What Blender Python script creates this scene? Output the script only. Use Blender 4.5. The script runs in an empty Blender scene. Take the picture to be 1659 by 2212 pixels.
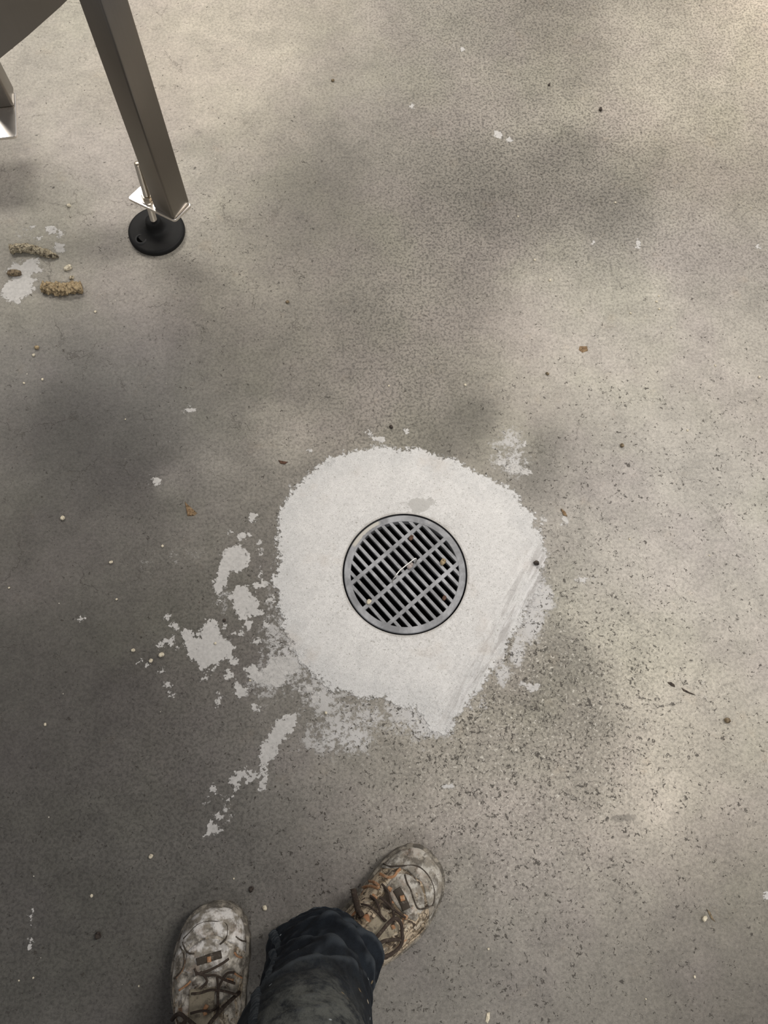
import bpy, bmesh, math, random
import numpy as np
from mathutils import Vector, Matrix, noise as mnoise

SC = bpy.context.scene
COL = SC.collection
R = math.radians
random.seed(7)

# ------------------------------------------------------------------ camera
W, H, F, CAMZ = 1659., 2212., 1750., 1.30

def camera_axes(nx=788., ny=1695.):
    """world axes expressed in camera space, from where straight-down falls in the photo"""
    n = np.array([nx - W / 2, H / 2 - ny, -F]); n /= np.linalg.norm(n)
    z = -n
    y = np.array([0, 1., 0]) - z[1] * z; y /= np.linalg.norm(y)
    x = np.cross(y, z)
    return np.array([x, y, z])
MC = camera_axes()
CAMP = np.array([0, 0, CAMZ])

def P(px, py, z=0.0):
    """point of the place at height z seen at photo pixel (px, py)"""
    d = MC @ np.array([px - W / 2, H / 2 - py, -F])
    return Vector(CAMP + (z - CAMZ) / d[2] * d)

cam_data = bpy.data.cameras.new('camera')
cam = bpy.data.objects.new('camera', cam_data); COL.objects.link(cam)
m = Matrix([list(r) for r in MC]).to_4x4(); m.translation = Vector(CAMP)
cam.matrix_world = m
cam_data.sensor_fit = 'VERTICAL'; cam_data.sensor_height = 32.0
cam_data.lens = F / H * 32.0
cam_data.clip_start = 0.02; cam_data.clip_end = 60
SC.camera = cam

# ------------------------------------------------------------------ light
SC.view_settings.view_transform = 'Standard'
SC.view_settings.look = 'None'
SC.view_settings.gamma = 1
SC.view_settings.use_curve_mapping = False
SC.view_settings.exposure = 0.10

world = bpy.data.worlds.new('world'); SC.world = world; world.use_nodes = True
world.node_tree.nodes['Background'].inputs[0].default_value = (0.98, 0.97, 1.0, 1)
world.node_tree.nodes['Background'].inputs[1].default_value = 0.29

def area(name, loc, aim, sx, sy, power, col=(1, 0.95, 0.88)):
    l = bpy.data.lights.new(name, 'AREA'); l.shape = 'RECTANGLE'; l.size = sx; l.size_y = sy
    l.energy = power; l.color = col
    o = bpy.data.objects.new(name, l); COL.objects.link(o); o.location = loc
    o.rotation_euler = (Vector(aim) - Vector(loc)).to_track_quat('-Z', 'Y').to_euler()
    return o
area('ceiling_lamp_far', (-1.4, 3.9, 3.3), (-0.8, 2.0, 0), 2.8, 0.7, 132, (1, 0.935, 0.85))
area('ceiling_lamp_right', (2.7, 1.4, 3.3), (1.0, 0.8, 0), 0.7, 2.4, 100, (1, 0.95, 0.90))
area('ceiling_lamp_near', (0.9, -2.3, 3.3), (0.5, -0.6, 0), 2.4, 0.7, 42, (1, 0.97, 0.93))

# ------------------------------------------------------------------ helpers
def link(o, parent=None):
    COL.objects.link(o)
    if parent: o.parent = parent
    return o

def mesh_obj(name, verts, faces, mat=None, parent=None, smooth=True, world_coords=True):
    me = bpy.data.meshes.new(name)
    me.from_pydata([tuple(v) for v in verts], [], faces); me.update()
    bm = bmesh.new(); bm.from_mesh(me); bmesh.ops.recalc_face_normals(bm, faces=bm.faces); bm.to_mesh(me); bm.free()
    if mat: me.materials.append(mat)
    if smooth: me.polygons.foreach_set('use_smooth', [True] * len(me.polygons))
    o = bpy.data.objects.new(name, me)
    return link(o, parent)

def bm_obj(name, bm, mat=None, parent=None, smooth=False, bevel=0, seg=2):
    if bevel:
        bmesh.ops.bevel(bm, geom=bm.edges[:], offset=bevel, segments=seg, affect='EDGES', clamp_overlap=True)
    me = bpy.data.meshes.new(name); bm.to_mesh(me); bm.free()
    if mat: me.materials.append(mat)
    if smooth: me.polygons.foreach_set('use_smooth', [True] * len(me.polygons))
    return link(bpy.data.objects.new(name, me), parent)

def thing(name, label, cat, loc=(0, 0, 0), rz=0, group=None):
    o = bpy.data.objects.new(name, None); COL.objects.link(o)
    o.location = loc; o.rotation_euler = (0, 0, rz); o.empty_display_size = 0.05
    tag(o, label, cat, group)
    return o

def tag(o, label, cat, group=None):
    o['label'] = label; o['category'] = cat
    if group: o['group'] = group
    return o

def mark_sharp(o, ang=35):
    me = o.data
    bm = bmesh.new(); bm.from_mesh(me)
    for e in bm.edges:
        if len(e.link_faces) == 2 and e.calc_face_angle(0) > R(ang): e.smooth = False
    bm.to_mesh(me); bm.free()

def lathe(prof, n=64, c=(0, 0, 0), axis=Vector((0, 0, 1)), cap=True):
    """profile [(r, z)] about an axis -> verts, faces"""
    q = Vector((0, 0, 1)).rotation_difference(axis.normalized())
    vs, fs = [], []
    for r, z in prof:
        for k in range(n):
            a = 2 * math.pi * k / n
            vs.append(q @ Vector((r * math.cos(a), r * math.sin(a), z)) + Vector(c))
    for i in range(len(prof) - 1):
        for k in range(n):
            k2 = (k + 1) % n
            fs.append((i * n + k, i * n + k2, (i + 1) * n + k2, (i + 1) * n + k))
    if cap:
        fs.append(tuple(range(n))); fs.append(tuple((len(prof) - 1) * n + k for k in range(n)))
    return vs, fs

def tube(pts, rad, n=10, flat=1.0, up=Vector((0, 0, 1)), closed=False):
    """swept tube along points; flat <1 squashes along 'up'"""
    pts = [Vector(p) for p in pts]
    vs, fs = [], []
    N = len(pts)
    for i, p in enumerate(pts):
        a = pts[max(i - 1, 0)]; b = pts[min(i + 1, N - 1)]
        t = (b - a).normalized()
        s = t.cross(up)
        if s.length < 1e-4: s = t.cross(Vector((1, 0, 0)))
        s.normalize(); u = s.cross(t)
        r = rad[i] if hasattr(rad, '__len__') else rad
        for k in range(n):
            an = 2 * math.pi * k / n
            vs.append(p + s * (r * math.cos(an)) + u * (r * flat * math.sin(an)))
    for i in range(N - 1):
        for k in range(n):
            k2 = (k + 1) % n
            fs.append((i * n + k, i * n + k2, (i + 1) * n + k2, (i + 1) * n + k))
    fs.append(tuple(range(n))[::-1]); fs.append(tuple((N - 1) * n + k for k in range(n)))
    return vs, fs

def smooth_path(pts, per=8):
    pts = [Vector(p) for p in pts]; out = []
    for i in range(len(pts) - 1):
        p0 = pts[max(i - 1, 0)]; p1 = pts[i]; p2 = pts[i + 1]; p3 = pts[min(i + 2, len(pts) - 1)]
        for k in range(per):
            t = k / per
            out.append(0.5 * ((2 * p1) + (p2 - p0) * t + (2 * p0 - 5 * p1 + 4 * p2 - p3) * t * t + (3 * p1 - p0 - 3 * p2 + p3) * t ** 3))
    out.append(pts[-1]); return out

# ------------------------------------------------------------------ node helpers
class NT:
    def __init__(s, name):
        s.m = bpy.data.materials.new(name); s.m.use_nodes = True
        s.t = s.m.node_tree; s.n = s.t.nodes; s.l = s.t.links
        s.b = s.n['Principled BSDF']
    def node(s, ty, **kw):
        n = s.n.new(ty)
        for k, v in kw.items(): setattr(n, k, v)
        return n
    def put(s, sock, v):
        if v is None: return
        if isinstance(v, bpy.types.NodeSocket): s.l.new(v, sock)
        elif isinstance(v, (tuple, list)) and len(v) == 3 and sock.type == 'RGBA': sock.default_value = (*v, 1)
        else: sock.default_value = v
    def math(s, op, a, b=None, c=None, clamp=False):
        n = s.node('ShaderNodeMath', operation=op, use_clamp=clamp)
        s.put(n.inputs[0], a); s.put(n.inputs[1], b)
        if c is not None: s.put(n.inputs[2], c)
        return n.outputs[0]
    def noise(s, scale, detail=2, rough=0.5, vec=None, dist=0.0, col=False):
        n = s.node('ShaderNodeTexNoise'); n.inputs['Scale'].default_value = scale
        n.inputs['Detail'].default_value = detail; n.inputs['Roughness'].default_value = rough
        n.inputs['Distortion'].default_value = dist
        if vec is not None: s.l.new(vec, n.inputs['Vector'])
        return n.outputs['Color' if col else 'Fac']
    def voro(s, scale, feature='F1', vec=None, out='Distance', rnd=1.0):
        n = s.node('ShaderNodeTexVoronoi', feature=feature); n.inputs['Scale'].default_value = scale
        n.inputs['Randomness'].default_value = rnd
        if vec is not None: s.l.new(vec, n.inputs['Vector'])
        return n.outputs[out]
    def step(s, v, a, b, c=0.0, d=1.0):
        n = s.node('ShaderNodeMapRange', interpolation_type='SMOOTHSTEP')
        s.put(n.inputs[0], v); s.put(n.inputs[1], a); s.put(n.inputs[2], b); s.put(n.inputs[3], c); s.put(n.inputs[4], d)
        return n.outputs[0]
    def mix(s, f, a, b, mode='MIX'):
        n = s.node('ShaderNodeMix', data_type='RGBA', blend_type=mode)
        s.put(n.inputs[0], f); s.put(n.inputs[6], a); s.put(n.inputs[7], b)
        return n.outputs[2]
    def scale(s, colr, f):
        n = s.node('ShaderNodeVectorMath', operation='SCALE'); s.put(n.inputs[0], colr); s.put(n.inputs[3], f)
        return n.outputs[0]
    def vadd(s, a, b):
        n = s.node('ShaderNodeVectorMath', operation='ADD'); s.put(n.inputs[0], a); s.put(n.inputs[1], b)
        return n.outputs[0]
    def attr(s, name):
        n = s.node('ShaderNodeAttribute', attribute_name=name); return n
    def coord(s, which='Object'):
        return s.node('ShaderNodeTexCoord').outputs[which]
    def mapped(s, vec, sc=(1, 1, 1), rot=(0, 0, 0), loc=(0, 0, 0)):
        n = s.node('ShaderNodeMapping'); s.l.new(vec, n.inputs[0])
        n.inputs['Scale'].default_value = sc; n.inputs['Rotation'].default_value = rot; n.inputs['Location'].default_value = loc
        return n.outputs[0]
    def bump(s, h, strength=0.5, dist=0.001, norm=None):
        n = s.node('ShaderNodeBump'); n.inputs['Strength'].default_value = strength; n.inputs['Distance'].default_value = dist
        s.l.new(h, n.inputs['Height'])
        if norm is not None: s.l.new(norm, n.inputs['Normal'])
        return n.outputs[0]
    def fin(s, col=None, rough=None, metal=None, normal=None, spec=None):
        s.put(s.b.inputs['Base Color'], col); s.put(s.b.inputs['Roughness'], rough)
        s.put(s.b.inputs['Metallic'], metal); s.put(s.b.inputs['Normal'], normal)
        if spec is not None: s.b.inputs['Specular IOR Level'].default_value = spec
        return s.m

def lin(c):
    c = np.asarray(c, float) / 255.
    return np.where(c <= 0.04045, c / 12.92, ((c + 0.055) / 1.055) ** 2.4)

# ------------------------------------------------------------------ floor
DRC = P(875, 1237); DRR = 0.1035          # drain centre and hole radius

# concrete stains, with corner vignette and lower-left shade painted in: photo pixel, grey tone 0-255, warmth
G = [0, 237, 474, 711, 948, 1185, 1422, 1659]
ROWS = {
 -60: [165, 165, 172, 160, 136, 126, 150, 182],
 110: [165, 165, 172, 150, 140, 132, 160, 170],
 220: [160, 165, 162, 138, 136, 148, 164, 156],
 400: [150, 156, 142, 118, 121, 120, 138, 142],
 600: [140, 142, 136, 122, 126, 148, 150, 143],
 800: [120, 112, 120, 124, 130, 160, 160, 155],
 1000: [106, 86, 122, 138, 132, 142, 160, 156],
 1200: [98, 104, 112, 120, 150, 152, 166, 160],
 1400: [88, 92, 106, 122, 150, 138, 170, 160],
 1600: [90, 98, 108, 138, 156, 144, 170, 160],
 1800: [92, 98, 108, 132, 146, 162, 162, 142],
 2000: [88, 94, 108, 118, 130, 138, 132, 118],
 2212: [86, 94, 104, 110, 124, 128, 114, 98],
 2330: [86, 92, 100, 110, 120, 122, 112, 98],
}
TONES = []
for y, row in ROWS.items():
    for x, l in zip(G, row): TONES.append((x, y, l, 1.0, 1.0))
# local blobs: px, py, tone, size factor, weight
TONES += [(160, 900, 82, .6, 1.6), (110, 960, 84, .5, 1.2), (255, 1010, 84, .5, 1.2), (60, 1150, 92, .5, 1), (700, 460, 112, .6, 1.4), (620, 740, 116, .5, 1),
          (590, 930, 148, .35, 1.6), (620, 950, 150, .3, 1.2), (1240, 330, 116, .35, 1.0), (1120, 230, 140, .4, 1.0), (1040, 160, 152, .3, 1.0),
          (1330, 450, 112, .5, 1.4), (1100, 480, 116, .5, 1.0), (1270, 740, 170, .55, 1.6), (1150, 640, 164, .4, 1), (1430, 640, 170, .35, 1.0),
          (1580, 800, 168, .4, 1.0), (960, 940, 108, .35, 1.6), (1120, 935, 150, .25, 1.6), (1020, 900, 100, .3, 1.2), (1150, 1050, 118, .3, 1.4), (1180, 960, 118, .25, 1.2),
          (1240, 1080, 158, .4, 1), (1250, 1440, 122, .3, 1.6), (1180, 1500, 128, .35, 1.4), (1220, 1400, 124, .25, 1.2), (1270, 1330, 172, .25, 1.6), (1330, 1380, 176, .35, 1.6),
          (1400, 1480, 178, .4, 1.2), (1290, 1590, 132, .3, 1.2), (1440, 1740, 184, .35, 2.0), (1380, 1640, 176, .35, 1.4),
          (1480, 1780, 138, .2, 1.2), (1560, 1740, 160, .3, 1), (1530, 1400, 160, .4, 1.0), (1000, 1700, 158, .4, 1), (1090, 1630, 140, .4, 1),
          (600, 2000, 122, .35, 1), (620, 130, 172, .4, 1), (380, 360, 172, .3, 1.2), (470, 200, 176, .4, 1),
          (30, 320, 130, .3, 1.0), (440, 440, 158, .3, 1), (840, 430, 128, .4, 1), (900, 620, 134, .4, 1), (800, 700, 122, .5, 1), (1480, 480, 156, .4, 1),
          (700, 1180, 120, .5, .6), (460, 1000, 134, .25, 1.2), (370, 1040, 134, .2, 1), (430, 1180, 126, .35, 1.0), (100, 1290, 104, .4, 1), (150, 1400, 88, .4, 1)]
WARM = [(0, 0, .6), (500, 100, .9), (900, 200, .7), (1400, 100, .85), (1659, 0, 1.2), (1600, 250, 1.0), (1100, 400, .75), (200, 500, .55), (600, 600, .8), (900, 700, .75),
        (1300, 700, .5), (1600, 700, .6), (250, 950, .05), (100, 1100, .5), (450, 1150, .6), (100, 1500, .4), (450, 1550, .55), (700, 900, .7), (1000, 930, .8), (1250, 1100, .4),
        (1400, 1200, .35), (1300, 1450, .75), (1420, 1700, 1.1), (1600, 1600, .5), (900, 1750, .75), (500, 1800, .3), (150, 1900, .45), (400, 2100, .35), (1000, 2100, .45), (1400, 2100, .7), (1600, 2100, .8), (1250, 1900, .5)]
# pits / speckle / crack densities
GRAIN = [(300, 300, .18, .1, .5), (60, 150, .05, .1, .5), (500, 500, .45, .25, .5), (600, 700, .3, .3, .8), (200, 800, .12, .1, .7), (300, 1000, .12, .15, .8), (700, 400, .1, .4, .1), (700, 100, .05, .3, .1),
         (1000, 100, .1, .8, 0), (1000, 450, .15, 1.0, .05), (1300, 450, .1, 1.0, .05), (1500, 150, .02, .7, 0), (1550, 450, .1, .6, 0), (850, 700, .15, .9, .1), (1200, 700, .25, .2, .2), (1500, 650, .2, .3, .1),
         (1250, 950, .6, .1, .5), (1550, 950, .6, .1, .4), (1250, 1150, .6, .2, .5), (1500, 1250, .45, .1, .3), (1250, 1350, .9, .4, .4), (1100, 1600, 1.0, .7, .3), (1300, 1550, 1.1, .7, .3), (1400, 1700, .9, .4, .3),
         (1000, 1750, .95, .4, .3), (750, 1700, .7, .3, .2), (1200, 1850, .85, .3, .2), (1550, 1550, .3, .1, .3), (1550, 1850, .3, .1, .1), (700, 1850, .6, .1, .1), (1000, 2050, .5, .1, .1), (1400, 2050, .4, .1, 0),
         (100, 1250, .15, .1, .9), (100, 1500, .2, .1, .4), (400, 1650, .3, .5, .1), (500, 1850, .4, .5, 0), (150, 1900, .35, .4, 0), (300, 2150, .25, .3, 0), (550, 1350, .3, .4, .1), (450, 1100, .3, .4, .2)]

def world_pts(l): return np.array([P(q[0], q[1])[:2] for q in l])

def shepard(pts, vals, sig, wt, xy):
    acc = np.zeros((len(xy), vals.shape[1])); ws = np.full(len(xy), 1e-9)
    for p, v, s, w in zip(pts, vals, sig, wt):
        d2 = ((xy - p) ** 2).sum(1)
        g = w * np.exp(-d2 / (2 * s * s)) + 1e-6 / (d2 + .01)
        ws += g; acc += g[:, None] * v
    return acc / ws[:, None]

def poly_sd(poly, xy):
    """signed distance, positive inside"""
    poly = np.asarray(poly); n = len(poly)
    d = np.full(len(xy), 9.); ins = np.zeros(len(xy), bool)
    for i in range(n):
        a, b = poly[i], poly[(i + 1) % n]
        e = b - a; w = xy - a
        t = np.clip((w @ e) / (e @ e + 1e-12), 0, 1)
        d = np.minimum(d, np.linalg.norm(w - t[:, None] * e, axis=1))
        c = (a[1] > xy[:, 1]) != (b[1] > xy[:, 1])
        with np.errstate(divide='ignore', invalid='ignore'):
            xi = a[0] + (xy[:, 1] - a[1]) * (b[0] - a[0]) / (b[1] - a[1])
        ins ^= c & (xy[:, 0] < xi)
    return np.where(ins, d, -d)

def ell(cx, cy, rx, ry=None, n=14):
    ry = ry or rx
    return [(cx + rx * math.cos(2 * math.pi * k / n), cy + ry * math.sin(2 * math.pi * k / n)) for k in range(n)]
def zm(l, s, ox, oy): return [(ox + x / s, oy + y / s) for x, y in l]

PATCH = [(770, 968), (830, 961), (905, 972), (960, 982), (1010, 1003), (1060, 1028), (1110, 1066), (1150, 1108), (1168, 1150), (1182, 1200), (1176, 1250),
         (1150, 1310), (1118, 1365), (1080, 1425), (1035, 1495), (990, 1560), (962, 1592), (925, 1585), (900, 1535), (850, 1515), (780, 1508), (720, 1492), (685, 1465), (650, 1440),
         (622, 1390), (604, 1330), (590, 1265), (597, 1190), (600, 1120), (615, 1072), (650, 1030), (690, 1000), (730, 980)]
Z7 = (3.606, 240, 1080); Z3 = (2.0, 0, 1106); Z4 = (7.213, 0, 460)
SPLATS = [
 zm([(860, 440), (880, 390), (930, 355), (1000, 352), (1050, 385), (1080, 450), (1060, 520), (1010, 560), (930, 560), (900, 640), (880, 720), (870, 780), (800, 700), (790, 630), (830, 560)], *Z7),
 zm([(920, 760), (985, 660), (1060, 660), (1090, 740), (1150, 780), (1160, 840), (1210, 860), (1150, 890), (1060, 920), (1000, 940), (970, 860)], *Z7),
 zm([(550, 1010), (590, 1000), (640, 1050), (690, 1070), (700, 1000), (750, 930), (790, 920), (850, 990), (870, 1060), (930, 1100), (970, 1160), (940, 1180), (990, 1250), (990, 1290), (930, 1280), (890, 1230), (830, 1280), (770, 1290), (750, 1340), (700, 1320), (660, 1260), (600, 1220), (570, 1150)], *Z7),
 zm([(1030, 1300), (1130, 1290), (1180, 1330), (1250, 1220), (1380, 1210), (1480, 1290), (1440, 1370), (1370, 1360), (1330, 1460), (1200, 1440), (1130, 1420), (1060, 1370)], *Z7),
 zm([(950, 1440), (990, 1420), (1080, 1510), (1040, 1530), (980, 1540)], *Z7), zm([(890, 1330), (940, 1330), (960, 1390), (900, 1400)], *Z7),
 zm([(1270, 870), (1290, 890), (1250, 960), (1210, 1010), (1190, 1060), (1150, 1100), (1155, 1170), (1140, 1200), (1115, 1195), (1125, 1100), (1120, 1020), (1150, 980), (1190, 900)], *Z3),
 zm([(985, 1150), (1020, 1135), (1060, 1105), (1110, 1130), (1140, 1120), (1120, 1150), (1080, 1150), (1075, 1175), (1060, 1150), (1040, 1160), (1010, 1175), (990, 1170)], *Z3),
 zm([(920, 1330), (955, 1375), (935, 1395), (880, 1400), (900, 1360)], *Z3),
 zm([(820, 480), (930, 450), (980, 500), (1000, 560), (1035, 575), (950, 660), (880, 620), (830, 540)], *Z4),
 zm([(360, 730), (450, 720), (600, 700), (600, 850), (690, 930), (600, 930), (500, 950), (480, 1000), (620, 1030), (540, 1060), (480, 1130), (570, 1180), (460, 1270), (380, 1320), (330, 1330), (290, 1440), (200, 1380), (0, 1300), (0, 1240), (60, 1150), (80, 1080), (200, 1040), (80, 900), (180, 840), (220, 770), (320, 800)], *Z4),
 zm([(870, 330), (940, 255), (985, 290), (960, 370), (900, 380)], *Z4), zm([(500, 190), (560, 200), (530, 250), (480, 240)], *Z4),
 zm([(700, 230), (830, 210), (890, 250), (870, 320), (780, 330), (700, 290)], *Z4), zm([(520, 380), (650, 370), (660, 410), (540, 430)], *Z4),
]
for q in [(495, 980, 38, 26), (380, 1140, 22), (430, 1105, 30, 22), (475, 1100, 20, 30), (495, 1058, 12), (1095, 140, 30, 40), (1020, 280, 42, 30), (920, 250, 25, 14), (1070, 260, 20), (1005, 1045, 20, 32), (1130, 1100, 34, 25), (1070, 980, 34, 40), (1210, 970, 22, 30),
          (725, 1385, 24, 14), (1155, 325, 18), (1160, 400, 18, 24), (1160, 565, 12, 34), (1140, 670, 30), (1200, 652, 30, 22), (880, 990, 16, 20), (1250, 780, 40, 30), (835, 800, 12), (1540, 1480, 30, 45), (1470, 1465, 16),
          (1130, 1630, 30, 18), (1590, 1540, 30, 40), (955, 1030, 12, 18), (800, 1310, 24, 18), (520, 1150, 9), (440, 1440, 24, 18), (830, 1540, 18, 50), (430, 915, 26, 20)]:
    SPLATS.append(zm(ell(*q), *Z7))
for q in [(1025, 1192, 15, 18), (1080, 1160, 14, 12), (920, 1195, 9, 18), (945, 1217, 11), (992, 1238, 20, 10), (973, 1282, 16), (942, 1317, 22, 17), (1003, 1310, 8), (967, 1340, 6), (890, 1250, 8, 12),
          (347, 461, 22, 9), (700, 686, 20, 10), (605, 645, 9), (635, 665, 10, 8), (725, 745, 14, 10), (730, 780, 8, 16), (750, 795, 8), (940, 825, 10, 16), (960, 800, 8), (1105, 845, 14, 18)]:
    SPLATS.append(zm(ell(*q), *Z3))
for q in [(817, 949, 14, 8), (796, 935, 6, 5), (879, 932, 8, 4), (670, 973, 5), (712, 997, 8, 6), (1134, 960, 5, 6), (1075, 290, 9, 8), (1100, 303, 8, 5), (1000, 107, 5, 4), (890, 230, 4, 5), (1112, 1012, 14, 10), (1140, 1020, 9, 7), (1085, 1000, 12, 8),
          (1258, 1254, 16, 7), (1150, 1484, 18, 9), (1130, 1478, 9, 6), (968, 1700, 14, 6), (1282, 525, 4, 7), (1378, 528, 4, 9), (1636, 532, 6, 6), (1174, 1122, 5, 14), (1220, 1125, 8, 12), (338, 1040, 12, 7), (410, 885, 12, 7), (1655, 1936, 6, 8), (548, 1118, 8, 9),
          (66, 1985, 3, 18), (66, 2035, 4, 14)]:
    SPLATS.append(ell(*q))
# cloudy thin cement film: polygon-ish ellipses in pixels, strength
FILM = [(1175, 1290, 22, 45, .8), (1150, 1350, 22, 45, .85), (1118, 1405, 22, 45, .85), (1085, 1455, 20, 40, .75), (1045, 1520, 18, 40, .6), (930, 1560, 60, 55, .8), (820, 1540, 110, 50, .5), (690, 1500, 70, 60, .55), (620, 1420, 70, 60, .65), (590, 1330, 40, 70, .5), (560, 1480, 60, 40, .5),
        (700, 1600, 90, 50, .5), (770, 1600, 60, 40, .45), (1160, 1300, 50, 60, .35), (1100, 960, 60, 50, .55), (1110, 1010, 50, 30, .55), (480, 1290, 40, 50, .4), (390, 1200, 90, 30, .32), (320, 1040, 40, 30, .35), (370, 950, 60, 60, .22),
        (420, 880, 40, 20, .28), (300, 1240, 20, 60, .3), (60, 500, 60, 30, .4), (100, 600, 60, 60, .3), (1030, 1090, 60, 60, .2), (660, 1000, 60, 50, .25), (1150, 1190, 40, 60, .35), (1280, 1250, 40, 20, .3), (1520, 1500, 12, 60, .25), (1300, 690, 40, 14, .2), (590, 945, 80, 50, .2)]

SCUFF = [(440, 112, 34, 11, .9), (432, 285, 36, 12, .8), (1345, 1768, 40, 13, 1.0), (1300, 1638, 60, 22, .6), (1485, 1762, 50, 24, .6), (155, 1022, 26, 9, .9), (410, 470, 50, 70, .5), (1192, 1150, 22, 40, .8), (1105, 905, 50, 16, .6),
         (1178, 1205, 22, 22, .7), (1388, 1432, 22, 12, .8), (1330, 1500, 60, 30, .55), (235, 1215, 26, 9, .9), (850, 1592, 34, 20, .55), (350, 860, 40, 14, .6), (1642, 1378, 10, 12, .9), (1230, 1140, 30, 14, .6), (60, 990, 16, 30, .6),
         (930, 170, 30, 22, .6), (905, 205, 26, 14, .6), (540, 215, 26, 9, .6), (180, 285, 34, 8, .5), (1250, 1445, 70, 60, .35), (1200, 1520, 80, 50, .35), (1420, 860, 60, 20, .4), (1040, 900, 60, 20, .5), (560, 760, 60, 20, .4), (280, 1390, 30, 8, .5),
         (1360, 395, 80, 30, .35), (200, 1830, 40, 12, .3), (1100, 1700, 120, 30, .3), (1240, 1740, 30, 10, .6), (1000, 1600, 60, 40, .3)]

def axis_coords(lo, hi, step, far):
    c = list(np.arange(lo, hi + step / 2, step)); g = step; a = [lo]; b = [c[-1]]
    while a[-1] > -far: g *= 1.35; a.append(a[-1] - g)
    g = step
    while b[-1] < far: g *= 1.35; b.append(b[-1] + g)
    return np.array(a[1:][::-1] + c + b[1:])

def build_floor():
    xs = axis_coords(-0.86, 0.98, 0.004, 4.5); ys = axis_coords(-0.36, 1.70, 0.004, 5.5)
    nx, ny = len(xs), len(ys)
    X, Y = np.meshgrid(xs, ys)
    xy = np.stack([X.ravel(), Y.ravel()], 1)
    c = np.array(DRC[:2]); dv = xy - c; r = np.linalg.norm(dv, axis=1)
    inside = r < DRR
    idx = np.arange(nx * ny).reshape(ny, nx)
    q = np.stack([idx[:-1, :-1], idx[:-1, 1:], idx[1:, 1:], idx[1:, :-1]], -1).reshape(-1, 4)
    keep = ~inside[q].all(1); q = q[keep]
    # snap the inner rim of the hole onto the circle
    used = np.zeros(len(xy), bool); used[q.ravel()] = True
    sn = used & inside
    xy[sn] = c + dv[sn] / r[sn][:, None] * DRR
    me = bpy.data.meshes.new('floor')
    remap = -np.ones(len(xy), int); remap[used] = np.arange(used.sum()); xy = xy[used]; q = remap[q]
    # shallow dish of trowelled cement down to the drain rim
    rr = np.linalg.norm(xy - c, axis=1)
    z = -0.0025 * np.clip(1 - (rr - DRR) / 0.05, 0, 1) ** 2
    me.vertices.add(len(xy)); me.vertices.foreach_set('co', np.column_stack([xy, z]).ravel())
    me.loops.add(q.size); me.loops.foreach_set('vertex_index', q.ravel())
    me.polygons.add(len(q)); me.polygons.foreach_set('loop_start', np.arange(0, q.size, 4)); me.polygons.foreach_set('loop_total', np.full(len(q), 4))
    me.update(); me.validate()
    me.polygons.foreach_set('use_smooth', [True] * len(me.polygons))
    # floor colour: stains plus painted vignette and shade
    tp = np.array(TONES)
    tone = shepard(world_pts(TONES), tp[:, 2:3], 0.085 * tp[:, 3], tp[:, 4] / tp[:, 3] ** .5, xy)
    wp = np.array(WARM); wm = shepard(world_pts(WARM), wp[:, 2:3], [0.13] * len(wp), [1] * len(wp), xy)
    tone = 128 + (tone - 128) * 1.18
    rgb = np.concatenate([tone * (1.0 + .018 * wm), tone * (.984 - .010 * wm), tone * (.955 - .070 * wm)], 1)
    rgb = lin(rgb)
    gp = np.array(GRAIN); gr = shepard(world_pts(GRAIN), gp[:, 2:5], [0.11] * len(gp), [1] * len(gp), xy)
    a = me.attributes.new('stain_shade', 'FLOAT_COLOR', 'POINT'); a.data.foreach_set('color', np.concatenate([rgb, np.ones((len(xy), 1))], 1).ravel().astype(np.float32))
    # noise inputs in physical metres
    psd = poly_sd(np.array([P(*q)[:2] for q in PATCH]), xy)
    ssd = np.full(len(xy), -.2)
    for s in SPLATS:
        pl = np.array([P(*q)[:2] for q in s]); ctr = pl.mean(0); rad = np.linalg.norm(pl - ctr, axis=1).max() + .03
        near = np.linalg.norm(xy - ctr, axis=1) < rad
        if near.any(): ssd[near] = np.maximum(ssd[near], poly_sd(pl, xy[near]))
    film = np.zeros(len(xy))
    for px, py, rx, ry, st in FILM:
        o = P(px, py); ex = (P(px + rx, py) - o).length; ey = (P(px, py + ry) - o).length
        d = ((xy[:, 0] - o.x) / ex) ** 2 + ((xy[:, 1] - o.y) / ey) ** 2
        film = 1 - (1 - film) * (1 - st * np.exp(-d))
    A = np.array(P(1168, 1215)[:2]); B = np.array(P(1000, 1545)[:2]); e = B - A
    tt = np.clip(((xy - A) @ e) / (e @ e), 0, 1); dl = np.linalg.norm(xy - A - tt[:, None] * e, axis=1)
    at = me.attributes.new('smear', 'FLOAT', 'POINT'); at.data.foreach_set('value', np.exp(-(dl / .030) ** 2).astype(np.float32))
    scuff = np.zeros(len(xy))
    for px, py, rx, ry, st in SCUFF:
        o = P(px, py); ex = (P(px + rx, py) - o).length; ey = (P(px, py + ry) - o).length
        d = ((xy[:, 0] - o.x) / ex) ** 2 + ((xy[:, 1] - o.y) / ey) ** 2
        scuff = np.maximum(scuff, st * np.exp(-d))
    a = me.attributes.new('scuff', 'FLOAT', 'POINT'); a.data.foreach_set('value', scuff.astype(np.float32))
    a = me.attributes.new('grain', 'FLOAT_COLOR', 'POINT'); a.data.foreach_set('color', np.concatenate([gr, np.ones((len(xy), 1))], 1).ravel().astype(np.float32))
    a = me.attributes.new('cement', 'FLOAT_COLOR', 'POINT')
    a.data.foreach_set('color', np.column_stack([psd + .5, ssd + .5, film, np.ones(len(xy))]).ravel().astype(np.float32))
    return me

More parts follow.
